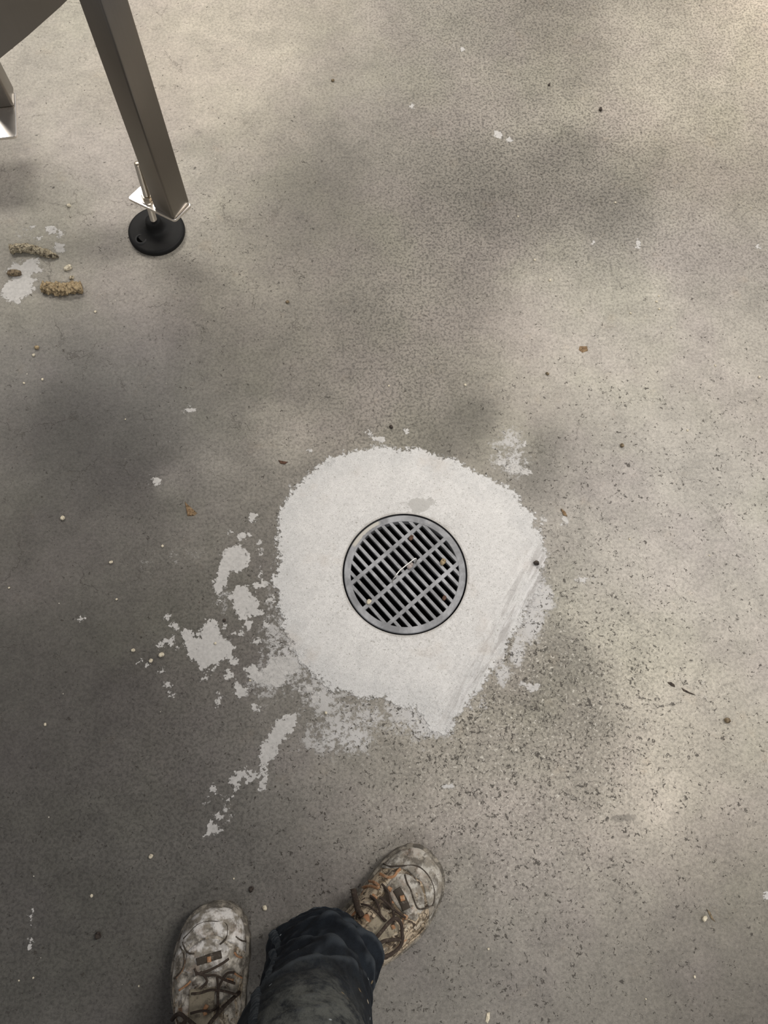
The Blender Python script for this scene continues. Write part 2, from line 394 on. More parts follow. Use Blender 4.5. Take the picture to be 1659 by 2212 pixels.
def floor_material():
    t = NT('stained_shaded_concrete'); co = t.coord('Object')
    st = t.attr('stain_shade').outputs['Color']; gr = t.node('ShaderNodeSeparateColor'); t.l.new(t.attr('grain').outputs['Color'], gr.inputs[0])
    ce = t.node('ShaderNodeSeparateColor'); t.l.new(t.attr('cement').outputs['Color'], ce.inputs[0])
    pit_d, spk_d, crk_d = gr.outputs; psd = t.math('SUBTRACT', ce.outputs[0], .5); ssd = t.math('SUBTRACT', ce.outputs[1], .5); film = ce.outputs[2]
    n_big = t.noise(7, 5, .62, co, .6); n_mid = t.noise(28, 5, .65, co, .4); n_fin = t.noise(170, 3, .6, co); n_mic = t.noise(620, 2, .6, co)
    # broad cloudiness and fine mottling
    f = t.math('ADD', t.math('MULTIPLY', t.math('SUBTRACT', n_big, .5), .70), t.math('MULTIPLY', t.math('SUBTRACT', n_mid, .5), .62))
    f = t.math('ADD', f, t.math('MULTIPLY', t.math('SUBTRACT', n_fin, .5), .72))
    f = t.math('ADD', f, t.math('MULTIPLY', t.math('SUBTRACT', n_mic, .5), .75))
    f = t.math('ADD', f, 1.0)
    # freckles: small darker and lighter dots 3-5 mm
    fr = t.step(t.noise(215, 1.5, .5, co, .3), .46, .62)
    fr2 = t.step(t.noise(300, 1.5, .5, t.mapped(co, loc=(3, 1, 0))), .5, .64)
    f = t.math('MULTIPLY', f, t.math('SUBTRACT', 1.0, t.math('MULTIPLY', t.math('MULTIPLY', fr, t.math('ADD', spk_d, .2)), .42)))
    f = t.math('ADD', f, t.math('MULTIPLY', t.math('MULTIPLY', fr2, spk_d), .20))
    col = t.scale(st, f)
    # hue drift, brownish / greenish / violet
    hue = t.noise(4.5, 3, .6, t.mapped(co, loc=(5, 2, 0)), 0, True)
    hs = t.node('ShaderNodeSeparateColor'); t.l.new(hue, hs.inputs[0])
    col = t.mix(t.step(hs.outputs[0], .42, .66, 0, .55), col, t.mix(1.0, col, (1.03, .985, 1.05), 'MULTIPLY'))
    col = t.mix(t.step(hs.outputs[1], .46, .68, 0, .6), col, t.mix(1.0, col, (.985, 1.01, .95), 'MULTIPLY'))
    # rust-brown tinge, sparse
    rb = t.math('MULTIPLY', t.step(t.noise(19, 4, .6, t.mapped(co, loc=(1, 7, 0))), .6, .75), .22)
    col = t.mix(rb, col, t.mix(1.0, col, (1.12, .98, .84), 'MULTIPLY'))
    # cement film
    fm = t.math('MULTIPLY', t.math('MINIMUM', t.math('MULTIPLY', film, 1.5), .95), t.step(t.math('ADD', t.math('MULTIPLY', t.noise(130, 4, .75, co), .6), t.math('MULTIPLY', n_mid, .5)), t.math('SUBTRACT', .72, t.math('MULTIPLY', film, .42)), t.math('SUBTRACT', .80, t.math('MULTIPLY', film, .40))))
    col = t.mix(fm, col, (.50, .49, .475))
    # splatters, crisp edged
    edge = t.math('ADD', t.math('MULTIPLY', t.math('SUBTRACT', t.noise(75, 4, .7, co), .5), .024), t.math('MULTIPLY', t.math('SUBTRACT', n_fin, .5), .020))
    smask = t.step(t.math('ADD', ssd, edge), -.0004, .0012)
    scol = t.scale(t.mix(t.noise(40, 3, .6, co), (.42, .41, .39), (.56, .545, .52)), t.math('ADD', .70, t.math('MULTIPLY', n_fin, .6)))
    col = t.mix(t.math('MULTIPLY', smask, t.step(t.noise(22, 4, .7, t.mapped(co, loc=(4, 4, 0))), .2, .42, .78, 1.0)), col, scol)
    # patch of skim cement around the drain
    e2 = t.math('ADD', t.math('MULTIPLY', t.math('SUBTRACT', t.noise(26, 5, .7, co), .5), .05), t.math('MULTIPLY', t.math('SUBTRACT', n_fin, .5), .034))
    pmask = t.step(t.math('ADD', psd, e2), -.0012, .0045)
    pbody = t.step(t.math('ADD', psd, t.math('MULTIPLY', t.math('SUBTRACT', n_mid, .5), .08)), 0.004, .06)
    pc = t.mix(pbody, (.55, .545, .53), (.60, .59, .57))
    streak = t.noise(60, 4, .7, t.mapped(t.mapped(co, rot=(0, 0, R(35))), sc=(1, .22, 1)))
    pf = t.math('ADD', .23, t.math('ADD', t.math('MULTIPLY', n_fin, .40), t.math('ADD', t.math('MULTIPLY', n_mic, .70), t.math('ADD', t.math('MULTIPLY', n_mid, .26), t.math('MULTIPLY', streak, .22)))))
    pc = t.scale(pc, pf)
    sp = t.step(t.noise(300, 3, .65, t.mapped(co, loc=(0, 9, 0)), .2), .60, .68)
    pc = t.mix(t.math('MULTIPLY', sp, .6), pc, (.20, .19, .155))
    # scraped streaks along the straight south-east edge
    pa_, pb_ = P(1170, 1230), P(1005, 1540); sa = math.atan2(pb_.y - pa_.y, pb_.x - pa_.x)
    srk = t.noise(1, 4, .65, t.mapped(t.mapped(co, rot=(0, 0, -sa)), sc=(14, 110, 1)), .3)
    sm_ = t.attr('smear').outputs['Fac']
    pc = t.mix(t.math('MULTIPLY', t.math('MULTIPLY', sm_, t.step(srk, .46, .60)), .6), pc, (.33, .31, .295))
    srk2 = t.noise(1, 4, .65, t.mapped(t.mapped(co, rot=(0, 0, -sa)), sc=(10, 130, 1), loc=(3, 3, 0)), .3)
    pc = t.mix(t.math('MULTIPLY', t.math('MULTIPLY', sm_, t.step(srk2, .54, .66)), .7), pc, (.68, .67, .66))
    # small smooth grey touch-up just above the grate
    c0 = P(905, 1088)
    dd = t.node('ShaderNodeVectorMath', operation='DISTANCE'); t.l.new(t.mapped(co, sc=(1, 1.9, 1)), dd.inputs[0]); dd.inputs[1].default_value = (c0.x, c0.y * 1.9, 0)
    grey = t.step(t.math('ADD', dd.outputs['Value'], t.math('MULTIPLY', t.math('SUBTRACT', t.noise(30, 4, .7, co), .5), .07)), .024, .020)
    pc = t.mix(t.math('MULTIPLY', grey, .75), pc, (.42, .41, .385))
    # grime line where cement meets the drain ring
    d3 = t.node('ShaderNodeVectorMath', operation='DISTANCE'); t.l.new(t.mapped(co, sc=(1, 1, 0)), d3.inputs[0]); d3.inputs[1].default_value = (DRC.x, DRC.y, 0)
    gl = t.step(t.math('ADD', d3.outputs['Value'], t.math('MULTIPLY', n_mid, .006)), DRR + .0075, DRR + .0035)
    pc = t.mix(t.math('MULTIPLY', gl, .5), pc, (.24, .22, .19))
    pin = t.step(t.noise(12, 3, .6, t.mapped(co, loc=(8, 8, 0))), .56, .72)
    pc = t.mix(t.math('MULTIPLY', pin, .3), pc, (.52, .46, .40))
    col = t.mix(pmask, col, pc)
    anyc = t.math('MAXIMUM', pmask, t.math('MULTIPLY', smask, .8))
    free = t.math('SUBTRACT', 1.0, anyc)
    # pits: tiny broken dark nicks
    dv = t.vadd(co, t.scale(t.noise(90, 2, .5, co, 0, True), .012))
    pn = t.noise(165, 4.5, .72, dv, .25); gate = t.noise(38, 4, .65, t.mapped(co, loc=(2, 6, 0)))
    thr = t.math('SUBTRACT', .856, t.math('ADD', t.math('MULTIPLY', pit_d, .100), t.math('MULTIPLY', gate, .36)))
    pit = t.step(pn, thr, t.math('ADD', thr, .028))
    pit = t.math('MULTIPLY', pit, t.math('SUBTRACT', 1.0, t.math('MULTIPLY', anyc, .9)))
    col = t.mix(t.math('MULTIPLY', pit, .85), col, (.050, .043, .035))
    # pale chips among the pits
    pale = t.math('MULTIPLY', t.math('MULTIPLY', t.step(t.noise(190, 2, .6, t.mapped(co, loc=(7, 3, 0)), .5), .60, .70), t.step(pit_d, .55, 1.0)), free)
    col = t.mix(t.math('MULTIPLY', pale, .75), col, (.62, .59, .52))
    sc_ = t.attr('scuff').outputs['Fac']
    sn = t.math('ADD', t.math('MULTIPLY', t.noise(34, 5, .7, t.mapped(co, loc=(6, 6, 0)), .5), .6), t.math('MULTIPLY', n_fin, .4))
    sl = t.math('SUBTRACT', .72, t.math('MULTIPLY', sc_, .34))
    col = t.mix(t.math('MULTIPLY', t.math('MULTIPLY', t.step(sn, sl, t.math('ADD', sl, .12)), t.math('MINIMUM', t.math('MULTIPLY', sc_, 4.0), 1.0)), t.math('MULTIPLY', free, .5)), col, (.085, .078, .068))
    # hairline crazing
    wv = t.vadd(co, t.scale(t.noise(16, 5, .7, co, 0, True), .09))
    ve = t.voro(9, 'DISTANCE_TO_EDGE', wv)
    ck = t.math('MULTIPLY', t.step(ve, .012, .003), t.math('MULTIPLY', t.step(t.noise(11, 3, .6, t.mapped(co, loc=(1, 3, 0))), .49, .62), crk_d))
    ck = t.math('MULTIPLY', ck, free)
    col = t.mix(t.math('MULTIPLY', ck, .62), col, (.085, .075, .062))
    # bright mineral specks
    vs = t.voro(85, 'F1', t.mapped(co, loc=(3, 3, 0)))
    sel = t.node('ShaderNodeSeparateColor'); t.l.new(t.voro(85, 'F1', t.mapped(co, loc=(3, 3, 0)), 'Color'), sel.inputs[0])
    bs = t.math('MULTIPLY', t.step(vs, .085, .04), t.math('GREATER_THAN', sel.outputs[0], .986))
    col = t.mix(bs, col, (.82, .77, .64))
    ds = t.math('MULTIPLY', t.step(vs, .16, .09), t.math('LESS_THAN', sel.outputs[1], .010))
    col = t.mix(t.math('MULTIPLY', ds, .85), col, (.07, .055, .045))
    # relief
    h = t.math('MULTIPLY', n_fin, .35); h = t.math('ADD', h, t.math('MULTIPLY', n_mic, .22)); h = t.math('SUBTRACT', h, t.math('MULTIPLY', pit, 1.1)); h = t.math('SUBTRACT', h, ck)
    h = t.math('ADD', h, t.math('ADD', t.math('MULTIPLY', smask, .5), t.math('MULTIPLY', pmask, .9)))
    h = t.math('ADD', h, t.math('MULTIPLY', t.math('MULTIPLY', t.noise(70, 4, .7, co), .9), t.math('ADD', fm, t.math('MULTIPLY', pmask, .3))))
    nrm = t.bump(h, .8, .0014)
    rough = t.math('ADD', .50, t.math('ADD', t.math('MULTIPLY', n_mid, .16), t.math('MULTIPLY', anyc, .25)))
    return t.fin(col, rough, 0.0, nrm, .35)

fl = bpy.data.objects.new('floor', build_floor()); COL.objects.link(fl)
fl.data.materials.append(floor_material()); fl['kind'] = 'structure'

# ------------------------------------------------------------------ materials for things
def steel(name, base=(.40, .375, .34), rough=.34, br=(900, 900, 12), metal=1.0):
    t = NT(name); co = t.coord('Object')
    n = t.noise(1, 3, .6, t.mapped(co, sc=br)); n2 = t.noise(9, 4, .6, co)
    c = t.scale(base, t.math('ADD', .86, t.math('ADD', t.math('MULTIPLY', n, .1), t.math('MULTIPLY', n2, .18))))
    return t.fin(c, t.math('ADD', rough - .06, t.math('MULTIPLY', n2, .14)), metal, t.bump(n, .05, .0003))
M_TUBE = steel('brushed_stainless_tube', (.25, .23, .205), .33)
M_TANK = steel('brushed_stainless_tank', (.27, .25, .225), .38, (700, 700, 8))
M_PLATE = steel('bright_stainless_plate', (.86, .82, .77), .27, (60, 700, 60))
M_ROD = steel('threaded_stainless', (.52, .46, .37), .32, (30, 30, 30))

def rubber():
    t = NT('black_moulded_rubber'); co = t.coord('Object')
    n = t.noise(60, 4, .6, co); d = t.step(t.noise(25, 5, .7, co), .58, .8)
    c = t.mix(t.math('MULTIPLY', d, .25), t.scale((.009, .009, .009), t.math('ADD', .7, t.math('MULTIPLY', n, .6))), (.05, .048, .045))
    return t.fin(c, .6, 0, t.bump(t.noise(500, 2, .5, co), .12, .0003), .2)
M_RUB = rubber()

def iron(name, base, patchy=True):
    t = NT(name); co = t.coord('Object')
    n = t.noise(22, 5, .65, co, .5); n2 = t.noise(120, 3, .6, co); n3 = t.noise(500, 2, .5, co)
    c = t.mix(t.step(n, .35, .66), [b * .62 for b in base], [min(1, b * 1.18) for b in base])
    c = t.scale(c, t.math('ADD', .82, t.math('ADD', t.math('MULTIPLY', n2, .24), t.math('MULTIPLY', n3, .12))))
    if patchy:   # dried cement wiped over the north-west of the ring
        p0 = P(777, 1140)
        dd = t.node('ShaderNodeVectorMath', operation='DISTANCE'); t.l.new(t.mapped(co, rot=(0, 0, R(-45)), sc=(1, 1, 1)), dd.inputs[0])
        geo = t.node('ShaderNodeVectorMath', operation='DISTANCE'); t.l.new(co, geo.inputs[0]); geo.inputs[1].default_value = (p0.x - DRC.x, p0.y - DRC.y, 0)
        r0 = t.node('ShaderNodeVectorMath', operation='LENGTH'); t.l.new(t.mapped(co, sc=(1, 1, 0)), r0.inputs[0])
        a = t.step(t.math('ADD', geo.outputs['Value'], t.math('MULTIPLY', n, .02)), .046, .040)
        b = t.step(t.math('ADD', r0.outputs['Value'], t.math('MULTIPLY', t.math('SUBTRACT', n, .5), .012)), .0932, .0946)
        c = t.mix(t.math('MULTIPLY', a, b), c, (.50, .48, .43))
        g = t.step(t.noise(38, 4, .7, t.mapped(co, loc=(2, 3, 0))), .62, .72)
        c = t.mix(t.math('MULTIPLY', g, .55), c, (.42, .40, .37))
    return t.fin(c, .5, .25, t.bump(n2, .35, .0006), .45)
M_IRON = iron('grey_cast_grate', (.33, .335, .345))
M_WELL = NT('dark_wet_drain'); M_WELL = M_WELL.fin((.010, .009, .008), .5, 0, None, .3)
M_FRAME = NT('black_drain_collar'); M_FRAME = M_FRAME.fin((.018, .018, .02), .5, 0, None, .4)
M_WIRE = NT('bent_steel_wire').fin((.72, .70, .66), .35, 1.0)

# ------------------------------------------------------------------ drain
dr = thing('floor_drain', 'round grey slotted floor drain set in pale cement patch with bent wire handle', 'drain', (DRC.x, DRC.y, 0))
prof = [(DRR + .010, -.0145), (DRR + .0002, -.0065), (DRR - .0006, -.0060), (DRR - .0006, -.020), (.0925, -.022), (.090, -.026), (.080, -.06), (.060, -.11), (.03, -.16), (.0, -.162)]
v, fcs = lathe(prof[:5], 96, cap=False)
mesh_obj('drain_collar', v, fcs, M_FRAME, dr)
v, fcs = lathe(prof[4:], 64, cap=False)
mesh_obj('drain_bowl', v, fcs, M_WELL, dr)
def grate():
    bm = bmesh.new()
    a = P(760.5, 1255.5); b = P(911, 1128.2)
    e1 = Vector((b.x - a.x, b.y - a.y, 0)).normalized()          # direction of the long cross bars
    c1 = P(843, 1160); c2 = P(889, 1210)
    e2 = Vector((e1.y, -e1.x, 0))
    Ro, Ri, zt, dep = .1010, .0900, -.0028, .016
    n = 96
    rows = []
    for r, z in [(Ri, zt - dep), (Ri, zt - .0006), (Ri + .0006, zt), (Ro - .0012, zt), (Ro, zt - .0012), (Ro, zt - dep)]:
        rows.append([bm.verts.new((r * math.cos(2 * math.pi * k / n), r * math.sin(2 * math.pi * k / n), z)) for k in range(n)])
    for i in range(6):
        A, B = rows[i], rows[(i + 1) % 6]
        for k in range(n): bm.faces.new((A[k], A[(k + 1) % n], B[(k + 1) % n], B[k]))
    def bar(dirv, nrm, off, w, zt, dep, taper=.7):
        half = math.sqrt(max(Ri * Ri - off * off, 0)) + .0012
        if half < .004: return
        ps = []
        for z, ww in ((zt, w - .0008), (zt - .0005, w), (zt - dep, w * taper)):
            for s1, s2 in ((-1, -1), (1, -1), (1, 1), (-1, 1)):
                o = off + s2 * ww / 2
                hl = math.sqrt(max(Ri * Ri - o * o, 1e-8)) + .0012
                p = dirv * (s1 * hl) + nrm * o
                ps.append(bm.verts.new((p.x, p.y, z)))
        bm.faces.new(ps[0:4]); bm.faces.new(ps[8:12][::-1])
        for j in (0, 4):
            for k in range(4):
                bm.faces.new((ps[j + k], ps[j + (k + 1) % 4], ps[j + 4 + (k + 1) % 4], ps[j + 4 + k]))
    for k in (-1, 0, 1): bar(e1, e2, k * .0455, .0066, zt - .0002, .015)
    for k in range(-6, 7): bar(e2, e1, k * .01334, .0054, zt - .0005, .013)
    return bm, e1, e2
bm, E1, E2 = grate()
bmesh.ops.recalc_face_normals(bm, faces=bm.faces)
g = bm_obj('grate', bm, M_IRON, dr)
# wire: a long staple standing proud of the slats
w0 = P(848, 1255) - DRC; w1 = P(900, 1205, .014) - DRC
pts = [(w0.x + .001, w0.y - .004, -.014), (w0.x, w0.y - .001, -.002), (w0.x, w0.y, .006)] + [tuple(Vector((P(*q, .014) - DRC).xy).to_3d() + Vector((0, 0, .012))) for q in [(853, 1246), (862, 1234), (872, 1225), (885, 1215), (897, 1206)]]
q = pts[-1]; pts += [(q[0] + .0022, q[1] - .0015, .0085), (q[0] + .0020, q[1] - .0030, .000), (q[0] + .0010, q[1] - .0040, -.013)]
v, fcs = tube(smooth_path(pts, 6), .00115, 10)
mesh_obj('wire_handle', v, fcs, M_WIRE, dr)

# ------------------------------------------------------------------ chunks
def crumbly(name, c1, c2, dark, bumpy=.6):
    t = NT(name); co = t.coord('Object')
    n = t.noise(170, 4, .7, co, .4); v = t.noise(420, 3, .65, co); d = t.noise(150, 4, .75, t.mapped(co, loc=(1, 2, 3)))
    c = t.mix(t.step(n, .36, .64), c1, c2)
    c = t.mix(t.math('MULTIPLY', t.step(d, .53, .60), .85), c, dark)
    c = t.scale(c, t.math('ADD', .5, t.math('MULTIPLY', v, 1.0)))
    return t.fin(c, .85, 0, t.bump(t.math('ADD', n, v), bumpy, .0016), .2)
M_TWIST = crumbly('dirty_crusted_putty', (.62, .55, .40), (.26, .215, .145), (.045, .035, .028), .9)
M_TAN = crumbly('tan_mortar', (.42, .33, .20), (.30, .225, .13), (.09, .065, .04), .9)
M_BRN = crumbly('brown_mortar', (.24, .19, .12), (.16, .12, .08), (.05, .04, .03))
M_PALE = crumbly('cream_grit', (.70, .64, .50), (.60, .54, .41), (.35, .30, .22), .3)
M_DKG = crumbly('dark_grit', (.05, .042, .038), (.09, .07, .055), (.02, .016, .014))
M_LEAF = crumbly('dried_leaf', (.16, .10, .055), (.27, .19, .11), (.06, .04, .02), .3)
M_RUST = crumbly('rusty_flake', (.13, .07, .045), (.08, .045, .032), (.03, .02, .018))

def rock(name, loc, size, mat, seed, rz=0, sub=3, rough=.28):
    bm = bmesh.new(); bmesh.ops.create_icosphere(bm, subdivisions=sub, radius=1)
    sx, sy, sz = size; off = Vector((seed * 3.1, seed * 1.7, seed))
    for v in bm.verts:
        p = v.co.copy()
        k = 1 + rough * mnoise.noise(p * 1.3 + off) + rough * .55 * mnoise.noise(p * 3.4 + off)
        q = Vector([math.copysign(abs(c) ** .8, c) for c in p]) * k
        v.co = Vector((q.x * sx, q.y * sy, max(q.z * sz, -sz * .62) + sz * .62))
    o = bm_obj(name, bm, mat, None, True)
    o.location = (loc[0], loc[1], 0.0); o.rotation_euler = (0, 0, rz)
    return o

def chunk_curve(name, pxs, widths, hgt, mat, seed, fine=.3):
    pts = [P(x, y) for x, y in pxs]; c = sum(pts, Vector()) / len(pts)
    path = smooth_path(pts, 22); N = len(path); vs, fs = [], []; n = 36
    for i, p in enumerate(path):
        u = i / (N - 1); w = np.interp(u, np.linspace(0, 1, len(widths)), widths) / 2
        t = (path[min(i + 1, N - 1)] - path[max(i - 1, 0)]).normalized(); s = Vector((-t.y, t.x, 0))
        for k in range(n):
            a = 2 * math.pi * k / n
            q = Vector((u * 9 + seed, math.cos(a) * 1.2, math.sin(a) * 1.2))
            r = 1 + .45 * mnoise.noise(q) + .4 * mnoise.noise(q * 2.9) + fine * mnoise.noise(q * 6.5)
            h = hgt * min(1, w / (max(widths) / 2) + .15)
            vs.append(p - c + s * (w * r * math.cos(a)) + Vector((0, 0, max(h * .5 * r * math.sin(a), -h * .42) + h * .42)))
    for i in range(N - 1):
        for k in range(n): fs.append((i * n + k, i * n + (k + 1) % n, (i + 1) * n + (k + 1) % n, (i + 1) * n + k))
    fs.append(tuple(range(n))); fs.append(tuple((N - 1) * n + k for k in range(n)))
    o = mesh_obj(name, vs, fs, mat); o.location = (c.x, c.y, 0); return o

o = chunk_curve('putty_chunk', [(24, 543), (45, 540), (70, 541), (92, 547), (110, 553), (127, 556)], [.014, .0175, .016, .013, .0145, .012, .003], .013, M_TWIST, 2.0)
tag(o, 'long curved crusty strip of dried putty speckled black and cream', 'debris')
o = chunk_curve('mortar_chunk', [(94, 624), (112, 626), (136, 628), (158, 627), (179, 622)], [.020, .021, .025, .0235, .022, .019], .016, M_TAN, 9.0, .08)
tag(o, 'thick tan block of broken mortar, the largest lump by the steel legs', 'debris')
p = P(32, 592); tag(rock('mortar_chunk', p, (.0125, .0062, .005), M_BRN, 3, R(-4)), 'small flat brown mortar lump lying on the white splash', 'debris')
p = P(148, 580); tag(rock('pebble', p, (.0078, .0048, .004), M_PALE, 4, R(30)), 'cream oval pebble between the curved strip and the tan block', 'pebble')
p = P(155, 601); tag(rock('pebble', p, (.0042, .0034, .0028), M_TWIST, 5), 'little grey crumb directly above the tan mortar block', 'pebble')
p = P(1158, 1217); tag(rock('pebble', p, (.0042, .0040, .0042), M_DKG, 6), 'round dark pebble on right edge of the pale cement patch', 'pebble')
for (x, y, s, mat, lab) in [
    (349, 1415, .0045, M_PALE, 'largest cream pebble left of the big cement splash'),
    (288, 1405, .0033, M_PALE, 'small yellowish pebble farthest left beside the cement splash'),
    (326, 1428, .0034, M_PALE, 'flat pale pebble just below left of the largest cream pebble'),
    (1297, 238, .0046, M_DKG, 'dark brown pebble alone near upper right of the floor'),
    (1186, 184, .0030, M_DKG, 'small black pebble beside a pale fleck at the upper right'),
    (719, 175, .0036, M_BRN, 'small brown pebble on pale floor right of the steel leg'),
    (1182, 808, .0034, M_BRN, 'tiny brown pebble with pale top on the light floor above the patch'),
    (621, 653, .0036, M_BRN, 'brown grit grain on the mid floor below the black foot'),
    (80, 752, .0042, M_TAN, 'pinkish tan crumb at left below the tan mortar block'),
    (73, 768, .0028, M_PALE, 'pale crumb right under the pinkish tan crumb'),
    (149, 445, .0036, M_PALE, 'pale grain just left of the adjustable black foot'),
    (136, 1120, .0040, M_PALE, 'cream grain on grey floor at left middle'),
    (240, 1215, .0032, M_PALE, 'grey white grain beside the branching crack'),
    (845, 923, .0036, M_DKG, 'dark grit grain just above the top edge of the cement patch'),
    (213, 2020, .0052, M_DKG, 'dark blot of grit left of the dusty shoe'),
    (543, 1920, .0040, M_DKG, 'dark grain on floor between the two shoes'),
    (1570, 1556, .0048, M_BRN, 'brown black grit grain at right edge below the seeds'),
    (1521, 1984, .0044, M_PALE, 'yellow pale crumb at lower right of the floor'),
    (485, 1340, .0026, M_DKG, 'tiny dark grain near the scattered splashes'),
    (1343, 963, .0040, M_BRN, 'brown flat grain on light floor at right'),
    (326, 1850, .0034, M_PALE, 'pale crumb up left of the dusty shoe toe'),
    (572, 1961, .0036, M_PALE, 'white crumb between the two shoe toes')]:
    p = P(x, y); o = rock('pebble', p, (s, s * random.uniform(.7, .95), s * .75), mat, x * .13, random.uniform(0, 3), 2); tag(o, lab, 'pebble')
# leaf-like bits, seeds and splinters
def flake(name, pxs, th, mat, lab, cat):
    pts = [P(*q) for q in pxs]; c = sum(pts, Vector()) / len(pts); n = len(pts)
    vs = [Vector((p.x - c.x, p.y - c.y, .0003)) for p in pts] + [Vector(((p.x - c.x) * .86, (p.y - c.y) * .86, th + .0014 * mnoise.noise(p * 90))) for p in pts] + [Vector((0, 0, th * 1.5))]
    fs = [tuple(range(n))[::-1]] + [(i, (i + 1) % n, n + (i + 1) % n, n + i) for i in range(n)] + [(n + i, n + (i + 1) % n, 2 * n) for i in range(n)]
    o = mesh_obj(name, vs, fs, mat, None, False); o.location = (c.x, c.y, 0.0); tag(o, lab, cat); return o
flake('leaf_fragment', [(399, 1084), (410, 1094), (421, 1104), (426, 1109), (420, 1114), (405, 1115), (403, 1104)], .0018, M_LEAF, 'brown triangular dried leaf scrap left of the cement patch', 'leaf')
flake('leaf_fragment', [(1211, 1098), (1221, 1105), (1226, 1116), (1217, 1114)], .0012, M_LEAF, 'small brown leaf scrap to the right of the cement patch', 'leaf')
flake('leaf_fragment', [(601, 994), (612, 997), (623, 998), (615, 1003), (606, 1002)], .0012, M_RUST, 'reddish brown curled scrap above left of the cement patch', 'leaf')
flake('brown_flake', [(1252, 748), (1268, 748), (1270, 758), (1258, 762), (1250, 756)], .0006, M_LEAF, 'flat light brown flake on the pale floor above the patch', 'flake')
flake('seed', [(1441, 1474), (1449, 1473), (1457, 1479), (1458, 1484), (1450, 1482)], .0016, M_DKG, 'plump dark seed husk, left one of the dark bits at right', 'seed')
flake('seed', [(1471, 1485), (1480, 1490), (1489, 1495), (1503, 1502), (1488, 1498), (1476, 1493)], .0014, M_DKG, 'long thin pointed dark seed beside the plump husk', 'seed')
flake('splinter', [(1525, 1963), (1533, 1968), (1541, 1985), (1546, 1992), (1536, 1985)], .0008, M_BRN, 'thin dark sliver beside the yellow pale crumb lower right', 'splinter')
flake('shaving', [(1051, 2188), (1058, 2186), (1058, 2200), (1053, 2212), (1048, 2206)], .0016, M_PALE, 'pale curl of shaving at the bottom edge of the floor', 'shaving')
# bits resting on the grate
def on_grate(name, x, y, s, mat, seed, lab):
    p = P(x, y); o = rock(name, p, (s, s * .75, s * .5), mat, seed, 1, 2); o.location.z = -.0032; tag(o, lab, 'debris')
on_grate('mortar_chunk', 957, 1213, .0058, M_TAN, 1, 'tan crumb caught on right side of the drain grate')
on_grate('rust_flake', 888, 1161, .0048, M_RUST, 2, 'reddish rust flake in an upper slot of the drain grate')
on_grate('rust_flake', 960, 1291, .0042, M_RUST, 3, 'small round brown bit in a lower right slot of the grate')
on_grate('mortar_chunk', 797, 1299, .0046, M_PALE, 4, 'pale cement blob on lower left of the drain grate')
on_grate('mortar_chunk', 886, 1221, .0062, crumbly('pink_residue', (.42, .36, .33), (.34, .30, .28), (.2, .17, .15), .4), 8, 'pinkish cement residue under the bent wire handle')
# scattered crumbs, all alike
crumb = rock('grit_crumb', P(1418, 652), (.0024, .0018, .0014), M_PALE, 11, 0, 2)
tag(crumb, 'tiny pale crumb of grit lying loose on the concrete floor', 'crumb', 'tiny pale crumbs scattered on the floor')
for (x, y) in [(1450, 708), (1119, 468), (1155, 562), (1188, 606), (1423, 640), (1622, 450), (1640, 150), (1329, 438), (198, 1935), (1424, 668), (1362, 677), (1005, 832), (840, 834), (271, 906), (52, 828), (351, 1180), (20, 1270), (41, 2118),
               (72, 2112), (300, 2130), (505, 1898), (1360, 1165), (1532, 1200), (1485, 930), (704, 1540), (540, 1470), (1545, 790), (1640, 815), (1194, 17), (1480, 5), (1500, 2110), (1395, 2158), (1055, 2050), (206, 674), (252, 1295), (465, 1390), (92, 820), (98, 1565)]:
    c = crumb.copy(); COL.objects.link(c); p = P(x, y); c.location = (p.x, p.y, 0); s = random.uniform(.55, 1.15); c.scale = (s, s, s); c.rotation_euler = (0, 0, random.uniform(0, 6))

# ------------------------------------------------------------------ steel vessel on legs
ZP = .088                                   # underside height of the foot plates
TC = Vector((-.631, .727, 0)); TR = .55   # vessel axis, radius
tank = thing('steel_vessel', 'dark brushed stainless steel round vessel on square legs at the upper left', 'vessel', (TC.x, TC.y, 0))
prof = [(0, .925), (.20, .928), (TR - .06, .938), (TR - .008, .943), (TR, .950), (TR, 1.24), (TR + .008, 1.245), (TR + .008, 1.265), (TR - .01, 1.27), (TR - .03, 1.28), (0, 1.30)]
v, fcs = lathe(prof, 128, cap=False); mesh_obj('vessel_body', v, fcs, M_TANK, tank)

def square_tube(cx, cy, ang, half, z0, z1, rad, mat, name, parent, chamfer=True):
    """rounded square tube standing on z0"""
    n = 6; ring = []
    for q in range(4):
        for k in range(n + 1):
            a = q * math.pi / 2 + k / n * math.pi / 2
            ccx = (half - rad) * (1 if q in (0, 3) else -1); ccy = (half - rad) * (1 if q in (0, 1) else -1)
            ring.append((ccx + rad * math.cos(a), ccy + rad * math.sin(a)))
    vs, fs = [], []; N = len(ring); ca, sa = math.cos(ang), math.sin(ang)
    for z, s in ((z0, .93), (z0 + .002, .985), (z0 + .004, 1), (z1, 1)):
        for x, y in ring: vs.append((cx + s * (x * ca - y * sa), cy + s * (x * sa + y * ca), z))
    for i in range(3):
        for k in range(N): fs.append((i * N + k, i * N + (k + 1) % N, (i + 1) * N + (k + 1) % N, (i + 1) * N + k))
    fs.append(tuple(range(N))); fs.append(tuple(3 * N + k for k in range(N)))
    o = mesh_obj(name, vs, fs, mat, parent); return o

